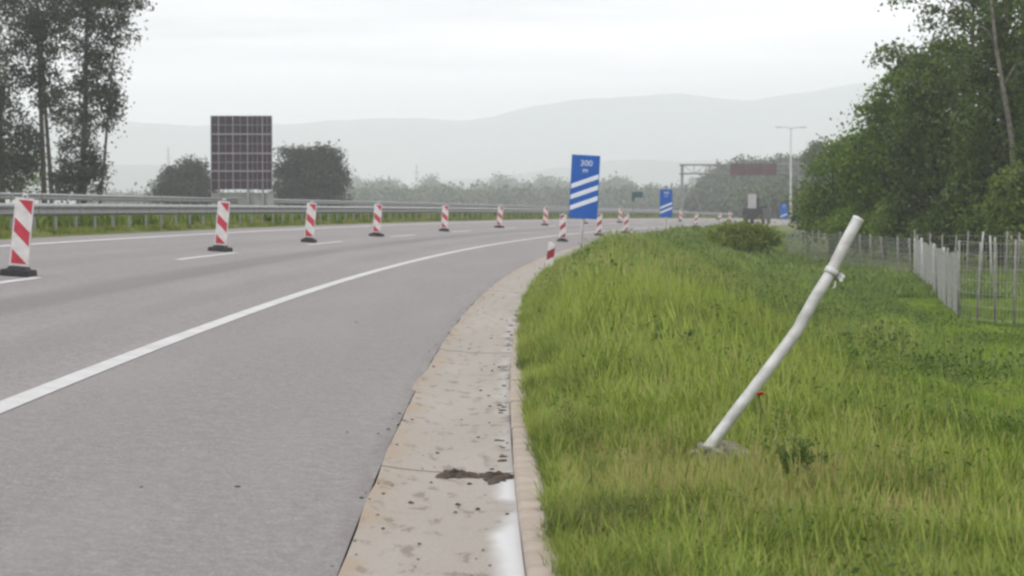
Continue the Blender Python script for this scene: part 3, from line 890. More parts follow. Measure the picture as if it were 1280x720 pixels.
# ------------------------------------------------------------------ gantry, lamp, far sign, truck
YG = 270.0
sG = s_at(YG, 5)
pl = P(sG, 11.9); pr = P(sG, -2.2)
t = thing('sign_gantry', 'grey truss gantry over the road with a dark message board', 'gantry', (pl[0], pl[1], left_road_z(sG, 11.9)))
o0 = Vector(t.location); top = V(206, YG) - o0.z; low = V(217, YG) - o0.z
span = float(pr[0] - pl[0]); dyg = float(pr[1] - pl[1])
for f_ in (0, 1):
    for dy in (-0.3, 0.3):
        MB().box((span * f_, dyg * f_ + dy, top / 2 - 0.4 * f_), (0.28, 0.16, top + 0.8 * f_ - 0.04)).obj('leg', 'gantry_steel', t)
MB().box((0, 0, 0.3), (0.9, 1.2, 0.7), taper=(0.9, 0.9)).obj('pedestal', 'kerb_concrete', t)
for zz in (top, low):
    for dy in (-0.45, 0.45):
        MB().tube([(-0.3, dy, zz), (span + 0.3, dyg + dy, zz)], 0.11, 6).obj('chord', 'gantry_steel', t)
nb = 10
for k in range(nb + 1):
    f_ = k / nb
    MB().tube([(span * f_, dyg * f_ - 0.45, low), (span * f_, dyg * f_ - 0.45, top)], 0.05, 6).obj('strut', 'gantry_steel', t)
    if k < nb: MB().tube([(span * f_, dyg * f_ - 0.45, low if k % 2 else top), (span * (f_ + 1 / nb), dyg * (f_ + 1 / nb) - 0.45, top if k % 2 else low)], 0.035, 6).obj('brace', 'gantry_steel', t)
xa, xb = U(911, YG) - o0.x, U(969, YG) - o0.x
for k in range(3):
    w_ = (xb - xa) / 3
    MB().box((xa + w_ * (k + 0.5), dyg * 0.7 - 0.75, (top + low) / 2 - 0.05), (w_ - 0.06, 0.28, 1.40)).obj('message_board', 'gantry_panel', t, bevel=0.02)

YL = 262.0
xl = U(988, YL); zl = float(ground_z(np.array([xl]), np.array([YL]))[0])
t = thing('street_lamp', 'tall pale lamp post with two arms beside the gantry', 'street lamp', (xl, YL, zl))
hl = V(160, YL) - zl
MB().tube([(0, 0, -0.1), (0, 0, 1.2), (0, 0, hl)], [0.17, 0.14, 0.075], 10).obj('pole', 'lamp_steel', t)
for sgn in (-1, 1):
    MB().tube([(0, 0, hl - 0.1), (0.5 * sgn, 0, hl + 0.02), (1.15 * sgn, 0, hl + 0.05)], 0.045, 6).obj('arm', 'lamp_steel', t)
    MB().box((1.45 * sgn, 0, hl + 0.05), (0.75, 0.3, 0.14), taper=(0.8, 0.7)).obj('lamp_head', 'lamp_steel', t, bevel=0.02)

YS = 238.0; xs = U(796.5, YS)
ss_, so_ = near(np.array([xs]), np.array([YS])); zs = left_road_z(float(ss_[0]), float(so_[0]))
t = thing('median_sign', 'small dark teal sign on two legs in the far median', 'road sign', (xs, YS, zs))
for sx in (-0.45, 0.45): MB().tube([(sx, 0, -0.1), (sx, 0, V(240, YS) - zs)], 0.045, 8).obj('leg', 'gantry_steel', t)
MB().box((0, -0.06, V(243.5, YS) - zs), (1.15, 0.03, 0.62)).obj('panel', 'teal_panel', t, bevel=0.01)
MB().box((-0.42, -0.06, V(249, YS) - zs), (0.3, 0.03, 0.4)).obj('small_plate', 'teal_panel', t, bevel=0.01)

YT = 250.0; sT = s_at(YT, 1.6); p = P(sT, 1.6, 0.0); p[0] = U(943, YT)
s2, o2 = near(np.array([p[0]]), np.array([YT])); p = P(float(s2[0]), float(o2[0]))
t = thing('works_truck', 'dark works truck with a tall pale panel standing on the far shoulder', 'truck', p, (0, 0, -float(rt(sT)) - 0.12))
MB().box((0, 1.6, 0.72), (2.2, 5.2, 0.3)).obj('chassis', 'truck_dark', t, bevel=0.02)
cab = MB().prism([(-0.0, 0)] and [(-1.05, 0.55), (1.05, 0.55), (1.05, 1.35), (0.92, 2.0), (-0.92, 2.0), (-1.05, 1.35)], 2.6, 4.2).obj('cab', 'truck_dark', t, bevel=0.03)
MB().box((0, 2.59, 1.62), (1.5, 0.02, 0.5)).obj('rear_window', 'truck_glass', cab)
MB().box((0, 0.75, 1.33), (2.3, 3.3, 0.92)).obj('bed', 'truck_dark', t, bevel=0.02)
pn = MB().box((-0.2, -0.35, 2.5), (0.95, 0.10, 1.75)).obj('warning_panel', 'truck_pale', t, bevel=0.01)
for q_ in (-0.6, 0.2): MB().box((q_, -0.27, 2.1), (0.07, 0.06, 2.3)).obj('panel_frame', 'truck_pale', pn)
MB().box((0.15, 0.6, 2.5), (0.6, 0.9, 1.0)).obj('load', 'truck_dark', t, bevel=0.03)
for sx in (-0.95, 0.95):
    for yy in (0.2, 3.3):
        w = MB().tube([(sx - 0.13, yy, 0.42), (sx + 0.13, yy, 0.42)], 0.42, 16).obj('wheel', 'rubber', t)
        MB().tube([(sx - 0.14, yy, 0.42), (sx + 0.14, yy, 0.42)], 0.2, 12).obj('rim', 'rail_steel', w)
    MB().box((sx * 0.92, -0.92, 0.95), (0.28, 0.04, 0.13)).obj('tail_light', 'truck_red', t)
MB().box((0, -0.9, 0.62), (2.1, 0.08, 0.12)).obj('bumper', 'truck_pale', t)

# ------------------------------------------------------------------ foliage
def leaf_quads(cent, size, up=0.35, aspect=0.62):
    """one diamond leaf (4 vertices) at every centre, random orientation"""
    n = len(cent)
    nrm = rng.normal(size=(n, 3)); nrm[:, 2] += up; nrm /= np.linalg.norm(nrm, axis=1, keepdims=True)
    a = np.cross(nrm, rng.normal(size=(n, 3))); a /= np.linalg.norm(a, axis=1, keepdims=True) + 1e-9
    b = np.cross(nrm, a)
    sz = (size * rng.uniform(0.6, 1.35, n))[:, None]
    v = np.stack([cent - a * sz, cent - b * sz * aspect + nrm * sz * .12, cent + a * sz, cent + b * sz * aspect + nrm * sz * .12], 1).reshape(-1, 3)
    f = np.arange(4 * n).reshape(n, 4)
    return v, f

def crown_points(lobes, n_clumps, per, spread):
    """clump centres near the surface of a few ellipsoids, then leaves round every clump"""
    w = np.array([l[3] * l[4] * l[5] for l in lobes]) ** 0.67; w = w / w.sum()
    pick = rng.choice(len(lobes), n_clumps, p=w)
    L_ = np.array(lobes)[pick]
    d = rng.normal(size=(n_clumps, 3)); d /= np.linalg.norm(d, axis=1, keepdims=True)
    r = rng.uniform(0.35, 1.0, n_clumps) ** 0.5 * rng.uniform(0.85, 1.12, n_clumps)
    cc = L_[:, :3] + d * r[:, None] * L_[:, 3:6]
    k = rng.poisson(per, n_clumps).clip(3)
    idx = np.repeat(np.arange(n_clumps), k)
    sp = spread * rng.uniform(0.6, 1.4, n_clumps)
    pts_ = cc[idx] + rng.normal(size=(len(idx), 3)) * sp[idx, None] * np.array([1, 1, 0.7])
    ct = rng.uniform(0, 1, n_clumps)
    tint = np.clip(ct[idx] * 0.6 + rng.uniform(0, 0.4, len(idx)), 0, 1)
    return cc, pts_, tint

def tree(name, label, base, trunk_pts, trunk_r, lobes, n_clumps, per, spread, leaf, leafmat, barkmat='bark', n_limbs=14, group=None, cat='tree', limb_r=0.06, up=0.35):
    t = thing(name, label, cat, base, group=group)
    tp = [Vector(p_) for p_ in trunk_pts]
    MB().tube(tp, trunk_r, 9).obj('trunk', barkmat, t)
    cc, lp, tint = crown_points(lobes, n_clumps, per, spread)
    mb_ = MB()
    order = rng.permutation(len(cc))[:n_limbs]
    tz = [p_.z for p_ in tp]
    for i in order:
        c_ = Vector(cc[i]); zt_ = min(max(c_.z - 0.35 * math.hypot(c_.x, c_.y) - 0.4, tz[0] + (tz[-1] - tz[0]) * 0.18), tz[-1])
        j = max(k for k in range(len(tp) - 1) if tp[k].z <= zt_ + 1e-6 or k == 0)
        f_ = (zt_ - tp[j].z) / max(1e-6, tp[j + 1].z - tp[j].z)
        st = tp[j].lerp(tp[j + 1], min(1, max(0, f_)))
        mid = st.lerp(c_, 0.5) + Vector((random.uniform(-.2, .2), random.uniform(-.2, .2), 0.12 * (c_ - st).length))
        mb_.tube([st, mid, c_], [limb_r, limb_r * 0.6, limb_r * 0.18], 5, caps=False)
    if n_limbs: tag(mb_.obj('limbs', barkmat, t), None, None, None, 'stuff')
    v, f = leaf_quads(lp, leaf, up)
    obj('crown', mesh_np('crown', v, f, leafmat, np.repeat(tint, 4)), t)
    return t

def gz(x, y): return float(ground_z(np.array([x]), np.array([y]))[0])

def px_lobes(items, Y0, bx, bz):
    """ellipsoids given by column, row, half width and half height in the photograph at depth Y"""
    out = []
    for (u, v, hw, hh, Y) in items:
        k = Y / 2800.0
        out.append((U(u, Y) - bx, Y - Y0, V(v, Y) - bz, hw * k, min(hw, 60) * k * 0.9, hh * k))
    return out

# tall thin trees at the left
def poplar(u0, Y, lean_u, lobes, n, label, r0, barkmat='bark', per=34, topv=-90, mids=()):
    bx, bz = U(u0, Y), gz(U(u0, Y), Y)
    zt_ = V(topv, Y) - bz
    pts_ = [(0, 0, -0.3)]
    for f_ in (0.25, 0.5, 0.75, 1.0):
        pts_.append(((U(u0 + lean_u, Y) - bx) * f_ + random.uniform(-.12, .12), random.uniform(-.1, .1), zt_ * f_))
    rr = [r0 * q for q in (1.15, 0.9, 0.7, 0.45, 0.15)]
    return tree('poplar_tree', label, (bx, Y, bz), pts_, rr, px_lobes(lobes, Y, bx, bz), int(n * 3.1), per, 0.36, 0.115, 'leaf_poplar', barkmat, 34, 'tall thin trees at the left', limb_r=0.05)
poplar(2, 146, -6, [(-5, 30, 34, 120, 146), (5, 170, 36, 60, 146), (-20, 110, 40, 110, 146), (12, 215, 30, 30, 146)], 120, 'leafy tall tree cut off by the left edge of the photo', 0.24)
poplar(57, 150, -8, [(45, -20, 38, 80, 150), (40, 70, 26, 50, 150), (60, 110, 20, 30, 150), (35, 185, 20, 30, 150)], 88, 'tall thin tree with bare dark trunk, second from the left edge', 0.2)
poplar(68, 153, -20, [(62, 30, 24, 60, 153), (75, 130, 16, 30, 153), (82, -30, 30, 60, 153)], 46, 'thin leaning tree just right of the bare dark trunk', 0.17, topv=-40)
poplar(103, 148, 12, [(120, -40, 46, 60, 148), (110, 40, 34, 50, 148), (128, 95, 26, 40, 148), (100, 130, 24, 40, 148), (140, 130, 16, 22, 148), (150, 40, 18, 24, 148)], 130, 'tallest airy tree at right of the left group, leafy to the ground', 0.23)
poplar(120, 151, 40, [(150, -30, 34, 40, 151), (132, 150, 20, 14, 151), (160, 5, 26, 14, 151)], 34, 'slim tree with sparse twigs reaching over the sky, rightmost of the left group', 0.11, topv=-60)
bx, bz = U(97, 144), gz(U(97, 144), 144)
tree('shrub', 'dark dense shrub at the foot of the tall left trees', (bx, 144, bz), [(0, 0, -.2), (0, 0, 1.5), (0.1, 0, 3.2)], [.12, .1, .04],
     px_lobes([(98, 198, 26, 46, 144), (112, 216, 24, 28, 144), (86, 228, 22, 22, 144)], 144, bx, bz), 130, 42, 0.3, 0.10, 'leaf_round', 'bark', 10, cat='shrub')
bx, bz = U(20, 160), gz(U(20, 160), 160)
tree('shrub', 'pale green bushy growth behind the trunks at the left edge', (bx, 160, bz), [(0, 0, -.2), (0, 0, 1.5), (0.1, 0, 3.2)], [.12, .1, .04],
     px_lobes([(15, 205, 40, 35, 160), (40, 222, 22, 22, 160)], 160, bx, bz), 60, 36, 0.36, 0.11, 'leaf_forest', 'bark', 8, cat='shrub')

# two round trees beside the big sign
def round_tree(u, Y, lobes, n, label, name='round_tree', leafmat='leaf_round', leaf=0.17, per=46, spread=0.55):
    bx = U(u, Y); bz = gz(bx, Y)
    hh = max(V(l[1], Y) for l in lobes) - bz
    return tree(name, label, (bx, Y, bz), [(0, 0, -.3), (0.1, 0, hh * 0.4), (0, 0.1, hh * 0.85)], [0.38, 0.3, 0.1], px_lobes(lobes, Y, bx, bz), int(n * 2.3), per, spread, leaf, leafmat, 'bark', 16, limb_r=0.12)
round_tree(232, 300, [(232, 232, 36, 26, 300), (238, 216, 22, 17, 300), (215, 240, 24, 20, 300), (252, 240, 22, 20, 300)], 150, 'smaller round dark tree left of the large sign back')
round_tree(388, 290, [(388, 222, 44, 36, 290), (372, 205, 26, 22, 290), (402, 203, 26, 20, 290), (418, 222, 18, 22, 290), (356, 228, 16, 24, 290), (390, 250, 46, 22, 290)], 250, 'big round dark tree right of the large sign back')

# wood at the right
def wood_tree(u, Y, topv, lobes, n, label, leafmat, leaf=0.115, per=44, r0=0.2, lean=0.0, bark='bark', limbs=22, spread=0.36, group='trees of the right-hand wood', cat='tree', name='broadleaf_tree', up=0.35):
    bx = U(u, Y); bz = gz(bx, Y); h = V(topv, Y) - bz
    pts_ = [(lean * h * f_ + random.uniform(-.1, .1) * f_, random.uniform(-.1, .1), h * f_ - (0.3 if f_ == 0 else 0)) for f_ in (0, 0.3, 0.6, 0.95)]
    return tree(name, label, (bx, Y, bz), pts_, [r0, r0 * .8, r0 * .55, r0 * .15], px_lobes(lobes, Y, bx, bz), n, per, spread, leaf, leafmat, bark, limbs, group, cat, up=up)
wood_tree(1040, 126, 180, [(1045, 225, 34, 46, 126), (1062, 200, 26, 34, 126), (1030, 262, 26, 34, 126), (1070, 265, 34, 36, 126)], 190, 'low bright green tree at the left end of the right-hand wood', 'leaf_forest')
wood_tree(1105, 117, 110, [(1100, 165, 32, 52, 117), (1120, 130, 30, 36, 117), (1085, 215, 36, 46, 117), (1130, 200, 36, 50, 117), (1105, 265, 44, 36, 117)], 300, 'mid-green tree with sloping outline, second in the right-hand wood', 'leaf_forest')
wood_tree(1170, 110, 60, [(1165, 110, 36, 40, 110), (1150, 160, 34, 50, 110), (1190, 150, 36, 60, 110), (1170, 230, 50, 60, 110), (1140, 275, 36, 34, 110)], 330, 'dark dense tree in the middle of the right-hand wood', 'leaf_forest_dark')
wood_tree(1255, 106, -60, [(1262, 20, 40, 70, 106), (1240, 90, 34, 50, 106), (1285, 120, 40, 70, 106), (1245, 180, 50, 60, 106), (1290, 240, 50, 60, 106), (1215, 245, 40, 55, 106)], 600, 'tall dark tree at the right edge, above the fence', 'leaf_forest_dark', r0=0.26)
wood_tree(1215, 121, -70, [(1205, 5, 30, 26, 121), (1165, 25, 22, 18, 121), (1112, 70, 22, 13, 121), (1135, 88, 30, 16, 121), (1165, 75, 34, 22, 121), (1195, 50, 32, 26, 121), (1128, -4, 18, 10, 121), (1225, -30, 40, 40, 121)], 190, 'open-crowned tall tree with branches reaching left over the sky', 'leaf_forest_dark', per=36, r0=0.2, limbs=40)
wood_tree(1330, 98, -60, [(1325, 60, 50, 90, 98), (1330, 200, 55, 90, 98)], 330, 'dark tree half out of the photo at the right edge', 'leaf_forest_dark')
wood_tree(1268, 95, 205, [(1272, 226, 30, 20, 95), (1290, 250, 34, 34, 95), (1256, 262, 26, 20, 95), (1268, 280, 30, 18, 95)], 95, 'fresh light green young tree in front of the wood, right edge', 'leaf_bright', r0=0.07, leaf=0.10, spread=0.3)
wood_tree(1118, 142, 150, [(1120, 205, 56, 60, 142), (1080, 245, 40, 45, 142)], 230, 'deep green tree in the second row behind the sloping outline', 'leaf_forest_dark', leaf=0.15, spread=0.45)
wood_tree(1225, 138, 40, [(1225, 130, 66, 90, 138), (1200, 220, 80, 70, 138), (1280, 200, 50, 90, 138)], 420, 'broad dark tree at the back of the wood behind the bare stem', 'leaf_forest_dark', leaf=0.15, spread=0.45)
# slanting bare stem in front of the dark trees
Yk = 103.0; bx, bz = U(1268, Yk), gz(U(1268, Yk), Yk)
t = thing('bare_tree', 'slanting bare pale stem standing before the dark trees', 'tree', (bx, Yk, bz))
kp = [(U(u, Yk) - bx, 0, V(v, Yk) - bz) for u, v in ((1272, 330), (1268, 230), (1263, 170), (1252, 110), (1243, 60), (1236, 0), (1230, -60))]
MB().tube(kp, [.15, .13, .12, .10, .085, .065, .03], 9).obj('trunk', 'bark_pale', t)
MB().tube([kp[3], (kp[3][0] + .5, 0.2, kp[3][2] + 0.9), (kp[3][0] + 1.2, 0.3, kp[3][2] + 1.4)], [.05, .035, .012], 6).tube([kp[4], (kp[4][0] - .5, -.2, kp[4][2] + .8), (kp[4][0] - 1.0, -.2, kp[4][2] + 1.1)], [.04, .03, .01], 6).obj('limbs', 'bark_pale', t)
# understorey
for u, Y, v, hw, hh, lab, lm in ((1010, 130, 272, 18, 40, 'dark bush at the left foot of the wood', 'leaf_forest_dark'), (1062, 120, 285, 34, 26, 'bush under the bright green tree', 'leaf_forest'),
        (1120, 112, 285, 36, 26, 'bush behind the far fence corner', 'leaf_forest'), (1180, 106, 287, 36, 24, 'bush behind the middle of the back fence', 'leaf_forest_dark'), (1225, 101, 285, 28, 26, 'dark bush behind the right fence posts', 'leaf_forest_dark')):
    wood_tree(u, Y, v - 10, [(u, v, hw, hh, Y), (u + hw * .5, v + 8, hw * .7, hh * .8, Y)], int(hw * 2.4), lab, lm, leaf=0.1, r0=0.05, limbs=6, spread=0.3, group='bushes at the foot of the wood', cat='bush', name='bush')
# low olive shrub on the bank
for u, Y, items, n, lab, lm in ((925, 108, [(905, 292, 22, 13, 108), (935, 294, 30, 15, 108), (958, 297, 20, 12, 108), (925, 306, 40, 9, 108)], 120, 'low olive green shrub on the bank before the far road', 'leaf_shrub'),):
    bx = U(u, Y); bz = gz(bx, Y)
    tree('shrub', lab, (bx, Y, bz), [(0, 0, -.1), (0, 0, .5), (.1, 0, 1.0)], [.05, .04, .02], px_lobes(items, Y, bx, bz), n, 46, 0.2, 0.075, lm, 'bark', 12, cat='shrub', limb_r=0.02)
# hazy trees behind the gantry and on the plain
wood_tree(1022, 330, 190, [(1022, 190, 12, 14, 330), (1012, 198, 12, 6, 330), (1024, 215, 16, 16, 330)], 60, 'hazy slim tree rising behind the wood beside the lamp post', 'leaf_far', leaf=0.2, spread=0.5, group=None)
wood_tree(1005, 300, 235, [(1004, 245, 14, 18, 300), (996, 258, 14, 12, 300)], 40, 'grey green bush beside the lamp post base', 'leaf_far', leaf=0.2, spread=0.5, cat='bush', name='bush', group=None)

def far_mass(name, label, cols, n_per, leaf, spread):
    t_v, t_f, t_t = [], [], []
    nv = 0
    for (u, v, hw, hh, Y) in cols:
        k = Y / 2800.0
        lob = [(U(u, Y), Y, V(v, Y), hw * k, hw * k, hh * k)]
        cc, lp, ti = crown_points(lob, max(6, int(n_per * hw * hh / 100)), 24, spread)
        vv, ff = leaf_quads(lp, leaf); t_v.append(vv); t_f.append(ff + nv); t_t.append(np.repeat(ti, 4)); nv += len(vv)
    o = obj(name, mesh_np(name, np.concatenate(t_v), np.concatenate(t_f), 'leaf_far', np.concatenate(t_t)))
    return tag(o, label, None, None, 'stuff')
far_mass('far_wood', 'hazy wood behind the gantry', [(905, 235, 26, 24, 640), (930, 224, 26, 24, 640), (958, 222, 28, 22, 650), (985, 222, 24, 26, 600), (885, 246, 20, 14, 640), (940, 245, 60, 16, 560), (1000, 235, 24, 24, 560), (980, 250, 50, 12, 450), (880, 259, 24, 8, 560), (920, 260, 30, 9, 540), (965, 260, 30, 9, 520), (1000, 258, 24, 9, 500), (915, 230, 34, 22, 660), (960, 232, 40, 26, 660), (895, 250, 30, 12, 640)], 34, 0.5, 1.3)
cols = []
u = 436
while u < 872:
    hh = random.choice([5, 7, 8, 10, 13, 16]); hw = random.uniform(5, 12)
    cols.append((u, 250 - hh * 0.75, hw, hh, random.uniform(1350, 1750))); u += random.uniform(5, 11)
cols += [(540, 236, 10, 15, 1300), (625, 238, 9, 18, 1400), (690, 238, 16, 13, 1400), (770, 240, 22, 14, 1200), (655, 240, 14, 10, 1400), (600, 243, 12, 10, 1500), (745, 240, 12, 12, 1500), (480, 238, 14, 12, 1300)]
cols += [(u_, 246, 14, 5, 900) for u_ in range(430, 880, 22)] + [(u_, 248, 16, 4, 1300) for u_ in range(130, 440, 24)]
cols += [(u_, 257, 15, 9, random.uniform(800, 900)) for u_ in range(420, 900, 16)] + [(u_, 258, 16, 8, 900) for u_ in range(120, 440, 18)]
far_mass('far_treeline', 'hazy line of distant trees across the plain', cols, 40, 0.95, 2.0)

# lattice masts far away
def mast(u, v0, Y, label):
    x = U(u, Y); z = gz(x, Y); h = V(v0, Y) - z
    t = thing('lattice_mast', label, 'mast', (x, Y, z))
    mb_ = MB(); w = 1.3
    for sx, sy in ((-1, -1), (1, -1), (1, 1), (-1, 1)): mb_.tube([(sx * w, sy * w, 0), (sx * .25, sy * .25, h)], [0.13, 0.07], 4)
    mb_.obj('lattice_leg', 'gantry_steel', t)
    mb2 = MB(); nn = 9
    for k in range(nn):
        f0, f1 = k / nn, (k + 1) / nn; a0 = w + (0.25 - w) * f0; a1 = w + (0.25 - w) * f1
        mb2.tube([(-a0, -a0, h * f0), (a1, -a1, h * f1)], 0.06, 4).tube([(a0, -a0, h * f0), (-a1, -a1, h * f1)], 0.06, 4).tube([(-a1, -a1, h * f1), (a1, -a1, h * f1)], 0.06, 4)
    mb2.obj('lattice_brace', 'gantry_steel', t)
    MB().box((0, 0, h * 0.82), (4.2, 0.25, 0.25)).obj('cross_arm', 'gantry_steel', t)
mast(521, 206, 1300, 'thin hazy lattice mast rising over the middle treeline')
mast(211, 184, 1400, 'faint thin mast rising above the smaller round tree')

# ------------------------------------------------------------------ fence at the foot of the bank
def fence_run(label, a, b, n, h, pale=(), jitter=0.05, wires=7, group='wire fence with pale posts'):
    x0_, y0_ = a; x1_, y1_ = b
    t = thing('wire_fence', label, 'fence', (x0_, y0_, gz(x0_, y0_)), group=group)
    o0 = Vector(t.location); L_ = math.hypot(x1_ - x0_, y1_ - y0_)
    m1 = MB().tube([(0, 0, -.3), (0.01, 0, h * .5), (0, 0.01, h)], [.036, .033, .03], 7).mesh('post', 'fence_wood')
    m2 = MB().tube([(0, 0, -.3), (0.01, 0, h * .5), (0, 0.01, h)], [.048, .044, .04], 7).mesh('post', 'fence_pale')
    for k in range(n):
        f_ = k / (n - 1); x = x0_ + (x1_ - x0_) * f_; y = y0_ + (y1_ - y0_) * f_
        o = obj('post', m2 if k in pale else m1, t, Vector((x, y, gz(x, y))) - o0, (random.gauss(0, jitter), random.gauss(0, jitter), random.uniform(0, 3)))
        o.scale = (1, 1, random.uniform(0.93, 1.06))
    mb_ = MB(); N = max(2, int(L_ / 1.0))
    gpt = [Vector((x0_ + (x1_ - x0_) * k / N, y0_ + (y1_ - y0_) * k / N, 0)) for k in range(N + 1)]
    for p_ in gpt: p_.z = gz(p_.x, p_.y)
    for w in range(wires):
        zz = 0.12 + (h - 0.25) * w / (wires - 1)
        mb_.tube([p_ + Vector((0, 0, zz)) - o0 for p_ in gpt], 0.005, 3, caps=False)
    for k in range(int(L_ / 0.18)):
        f_ = k * 0.18 / L_; x = x0_ + (x1_ - x0_) * f_; y = y0_ + (y1_ - y0_) * f_; z = float(np.interp(f_ * N, range(N + 1), [p_.z for p_ in gpt]))
        mb_.tube([Vector((x, y, z + .1)) - o0, Vector((x, y, z + h - .12)) - o0], 0.0045, 3, caps=False)
    mb_.obj('wire_mesh', 'wire', t)
    return t
A_ = (U(1143, 91), 91.0); B_ = (U(1199, 57), 57.0)
fence_run('side stretch of wire fence receding in depth, with one white post', A_, B_, 12, 1.75, (0, 3, 6, 8), 0.03, 8)
fence_run('near stretch of wire fence with tall thin posts at the right edge', (U(1200, 56.6), 56.6), (U(1345, 51), 51.0), 7, 2.15, (), 0.03, 7)
fence_run('back stretch of wire fence below the wood', (U(1146, 91.5), 91.5), (U(1340, 86), 86.0), 13, 1.95, (5, 6), 0.05, 6)
fence_run('far stretch of wire fence running left from the corner to the shrub', (U(984, 128), 128.0), (U(1140, 92), 92.0), 13, 1.75, (), 0.05, 8)

# ------------------------------------------------------------------ grass
tufts = bpy.data.collections.new('tuft_shapes')
def tuft(name, n, h0, h1, w, rad_, bend, matname, stalks=0, stalk_mat=None):
    vs, fs, ti = [], [], []
    for k in range(n):
        a = random.uniform(0, 6.283); r = rad_ * math.sqrt(random.random()); bx_, by_ = r * math.cos(a), r * math.sin(a)
        h = random.uniform(h0, h1); az = random.uniform(0, 6.283); bd = h * random.uniform(0.15, bend)
        dx, dy = math.cos(az), math.sin(az); px_, py_ = -dy, dx
        ww = w * random.uniform(0.7, 1.3); b = len(vs)
        for f_, wf in ((0, 1.0), (0.45, 0.9), (0.8, 0.55)):
            cx, cy_, cz = bx_ + dx * bd * f_ ** 2, by_ + dy * bd * f_ ** 2, h * (f_ - 0.18 * f_ ** 2 * bd / h)
            vs += [(cx - px_ * ww * wf / 2, cy_ - py_ * ww * wf / 2, cz), (cx + px_ * ww * wf / 2, cy_ + py_ * ww * wf / 2, cz)]
        vs.append((bx_ + dx * bd, by_ + dy * bd, h * (1 - 0.18 * bd / h)))
        fs += [(b, b + 1, b + 3, b + 2), (b + 2, b + 3, b + 5, b + 4), (b + 4, b + 5, b + 6)]
        tv = random.random(); ti += [tv] * 7
    for k in range(stalks):
        a = random.uniform(0, 6.283); r = rad_ * random.random(); h = h1 * random.uniform(1.0, 1.5); az = random.uniform(0, 6.28); ln = h * random.uniform(.05, .25)
        bx_, by_ = r * math.cos(a), r * math.sin(a); b = len(vs); sw = w * 0.35
        for f_, wf in ((0, 1), (0.7, .8), (0.78, 3.2), (1.0, 0.6)):
            cx, cy_ = bx_ + math.cos(az) * ln * f_ ** 2, by_ + math.sin(az) * ln * f_ ** 2
            vs += [(cx - sw * wf / 2, cy_, h * f_), (cx + sw * wf / 2, cy_, h * f_)]
        fs += [(b + 2 * q, b + 2 * q + 1, b + 2 * q + 3, b + 2 * q + 2) for q in range(3)]
        ti += [1.0] * 8
    me = bpy.data.meshes.new(name); me.from_pydata(vs, [], fs)
    at = me.attributes.new('tint', 'FLOAT', 'POINT'); at.data.foreach_set('value', np.array(ti, np.float32))
    me.materials.append(MATS[matname])
    o = bpy.data.objects.new(name, me); tufts.objects.link(o)
    return o
def weed_tuft(name, n, h, leaf, matname):
    cc = rng.normal(size=(n, 3)) * np.array([h * .35, h * .35, h * .28]) + np.array([0, 0, h * 0.5]); cc[:, 2] = np.abs(cc[:, 2])
    v, f = leaf_quads(cc, leaf, 0.8, 0.5)
    o = bpy.data.objects.new(name, mesh_np(name, v, f, matname, np.repeat(rng.uniform(0, 1, n), 4))); tufts.objects.link(o)
# names sort in this order: the index used below
tuft('tuft_a', 40, .06, .17, .006, .11, 1.1, 'grass_lush')            # 0 near, short
tuft('tuft_b', 38, .09, .25, .006, .12, 1.0, 'grass_lush', 1)         # 1 near, taller
tuft('tuft_c', 30, .07, .19, .005, .11, .9, 'grass_dry', 3)          # 2 near, straw
tuft('tuft_d', 36, .12, .33, .013, .22, 1.15, 'grass_tall', 2)         # 3 middle distance
tuft('tuft_e', 32, .10, .24, .015, .24, .9, 'grass_lush')            # 4 middle, short
tuft('tuft_f', 38, .16, .40, .028, .42, 1.0, 'grass_tall')            # 5 far
weed_tuft('tuft_g', 70, .22, .016, 'leaf_weed')                      # 6 broad-leaved
weed_tuft('tuft_h', 90, .42, .032, 'leaf_weed')                        # 7 broad-leaved, larger
tuft('tuft_i', 26, .14, .34, .014, .22, .9, 'grass_dry', 3)          # 8 middle straw

tuft('tuft_j', 40, .06, .19, .006, .12, 1.1, 'grass_fresh')            # 9 near, fresh green of the hollow
tuft('tuft_k', 34, .10, .26, .014, .23, 1.0, 'grass_fresh')            # 10 middle, fresh green

def gn_scatter(o):
    ng = bpy.data.node_groups.new('scatter_tufts', 'GeometryNodeTree')
    ng.interface.new_socket('Geometry', in_out='INPUT', socket_type='NodeSocketGeometry')
    ng.interface.new_socket('Geometry', in_out='OUTPUT', socket_type='NodeSocketGeometry')
    N = ng.nodes; gi_, go_ = N.new('NodeGroupInput'), N.new('NodeGroupOutput')
    ci = N.new('GeometryNodeCollectionInfo'); ci.inputs['Collection'].default_value = tufts
    ci.inputs['Separate Children'].default_value = True; ci.inputs['Reset Children'].default_value = True
    ip = N.new('GeometryNodeInstanceOnPoints'); ip.inputs['Pick Instance'].default_value = True
    def at(nm, ty):
        a = N.new('GeometryNodeInputNamedAttribute'); a.data_type = ty; a.inputs['Name'].default_value = nm; return a.outputs['Attribute']
    ng.links.new(gi_.outputs[0], ip.inputs['Points']); ng.links.new(ci.outputs[0], ip.inputs['Instance'])
    ng.links.new(at('pick', 'INT'), ip.inputs['Instance Index'])
    ng.links.new(at('rot', 'FLOAT_VECTOR'), ip.inputs['Rotation'])
    ng.links.new(at('scl', 'FLOAT_VECTOR'), ip.inputs['Scale'])
    ng.links.new(ip.outputs[0], go_.inputs[0])
    md = o.modifiers.new('scatter', 'NODES'); md.node_group = ng

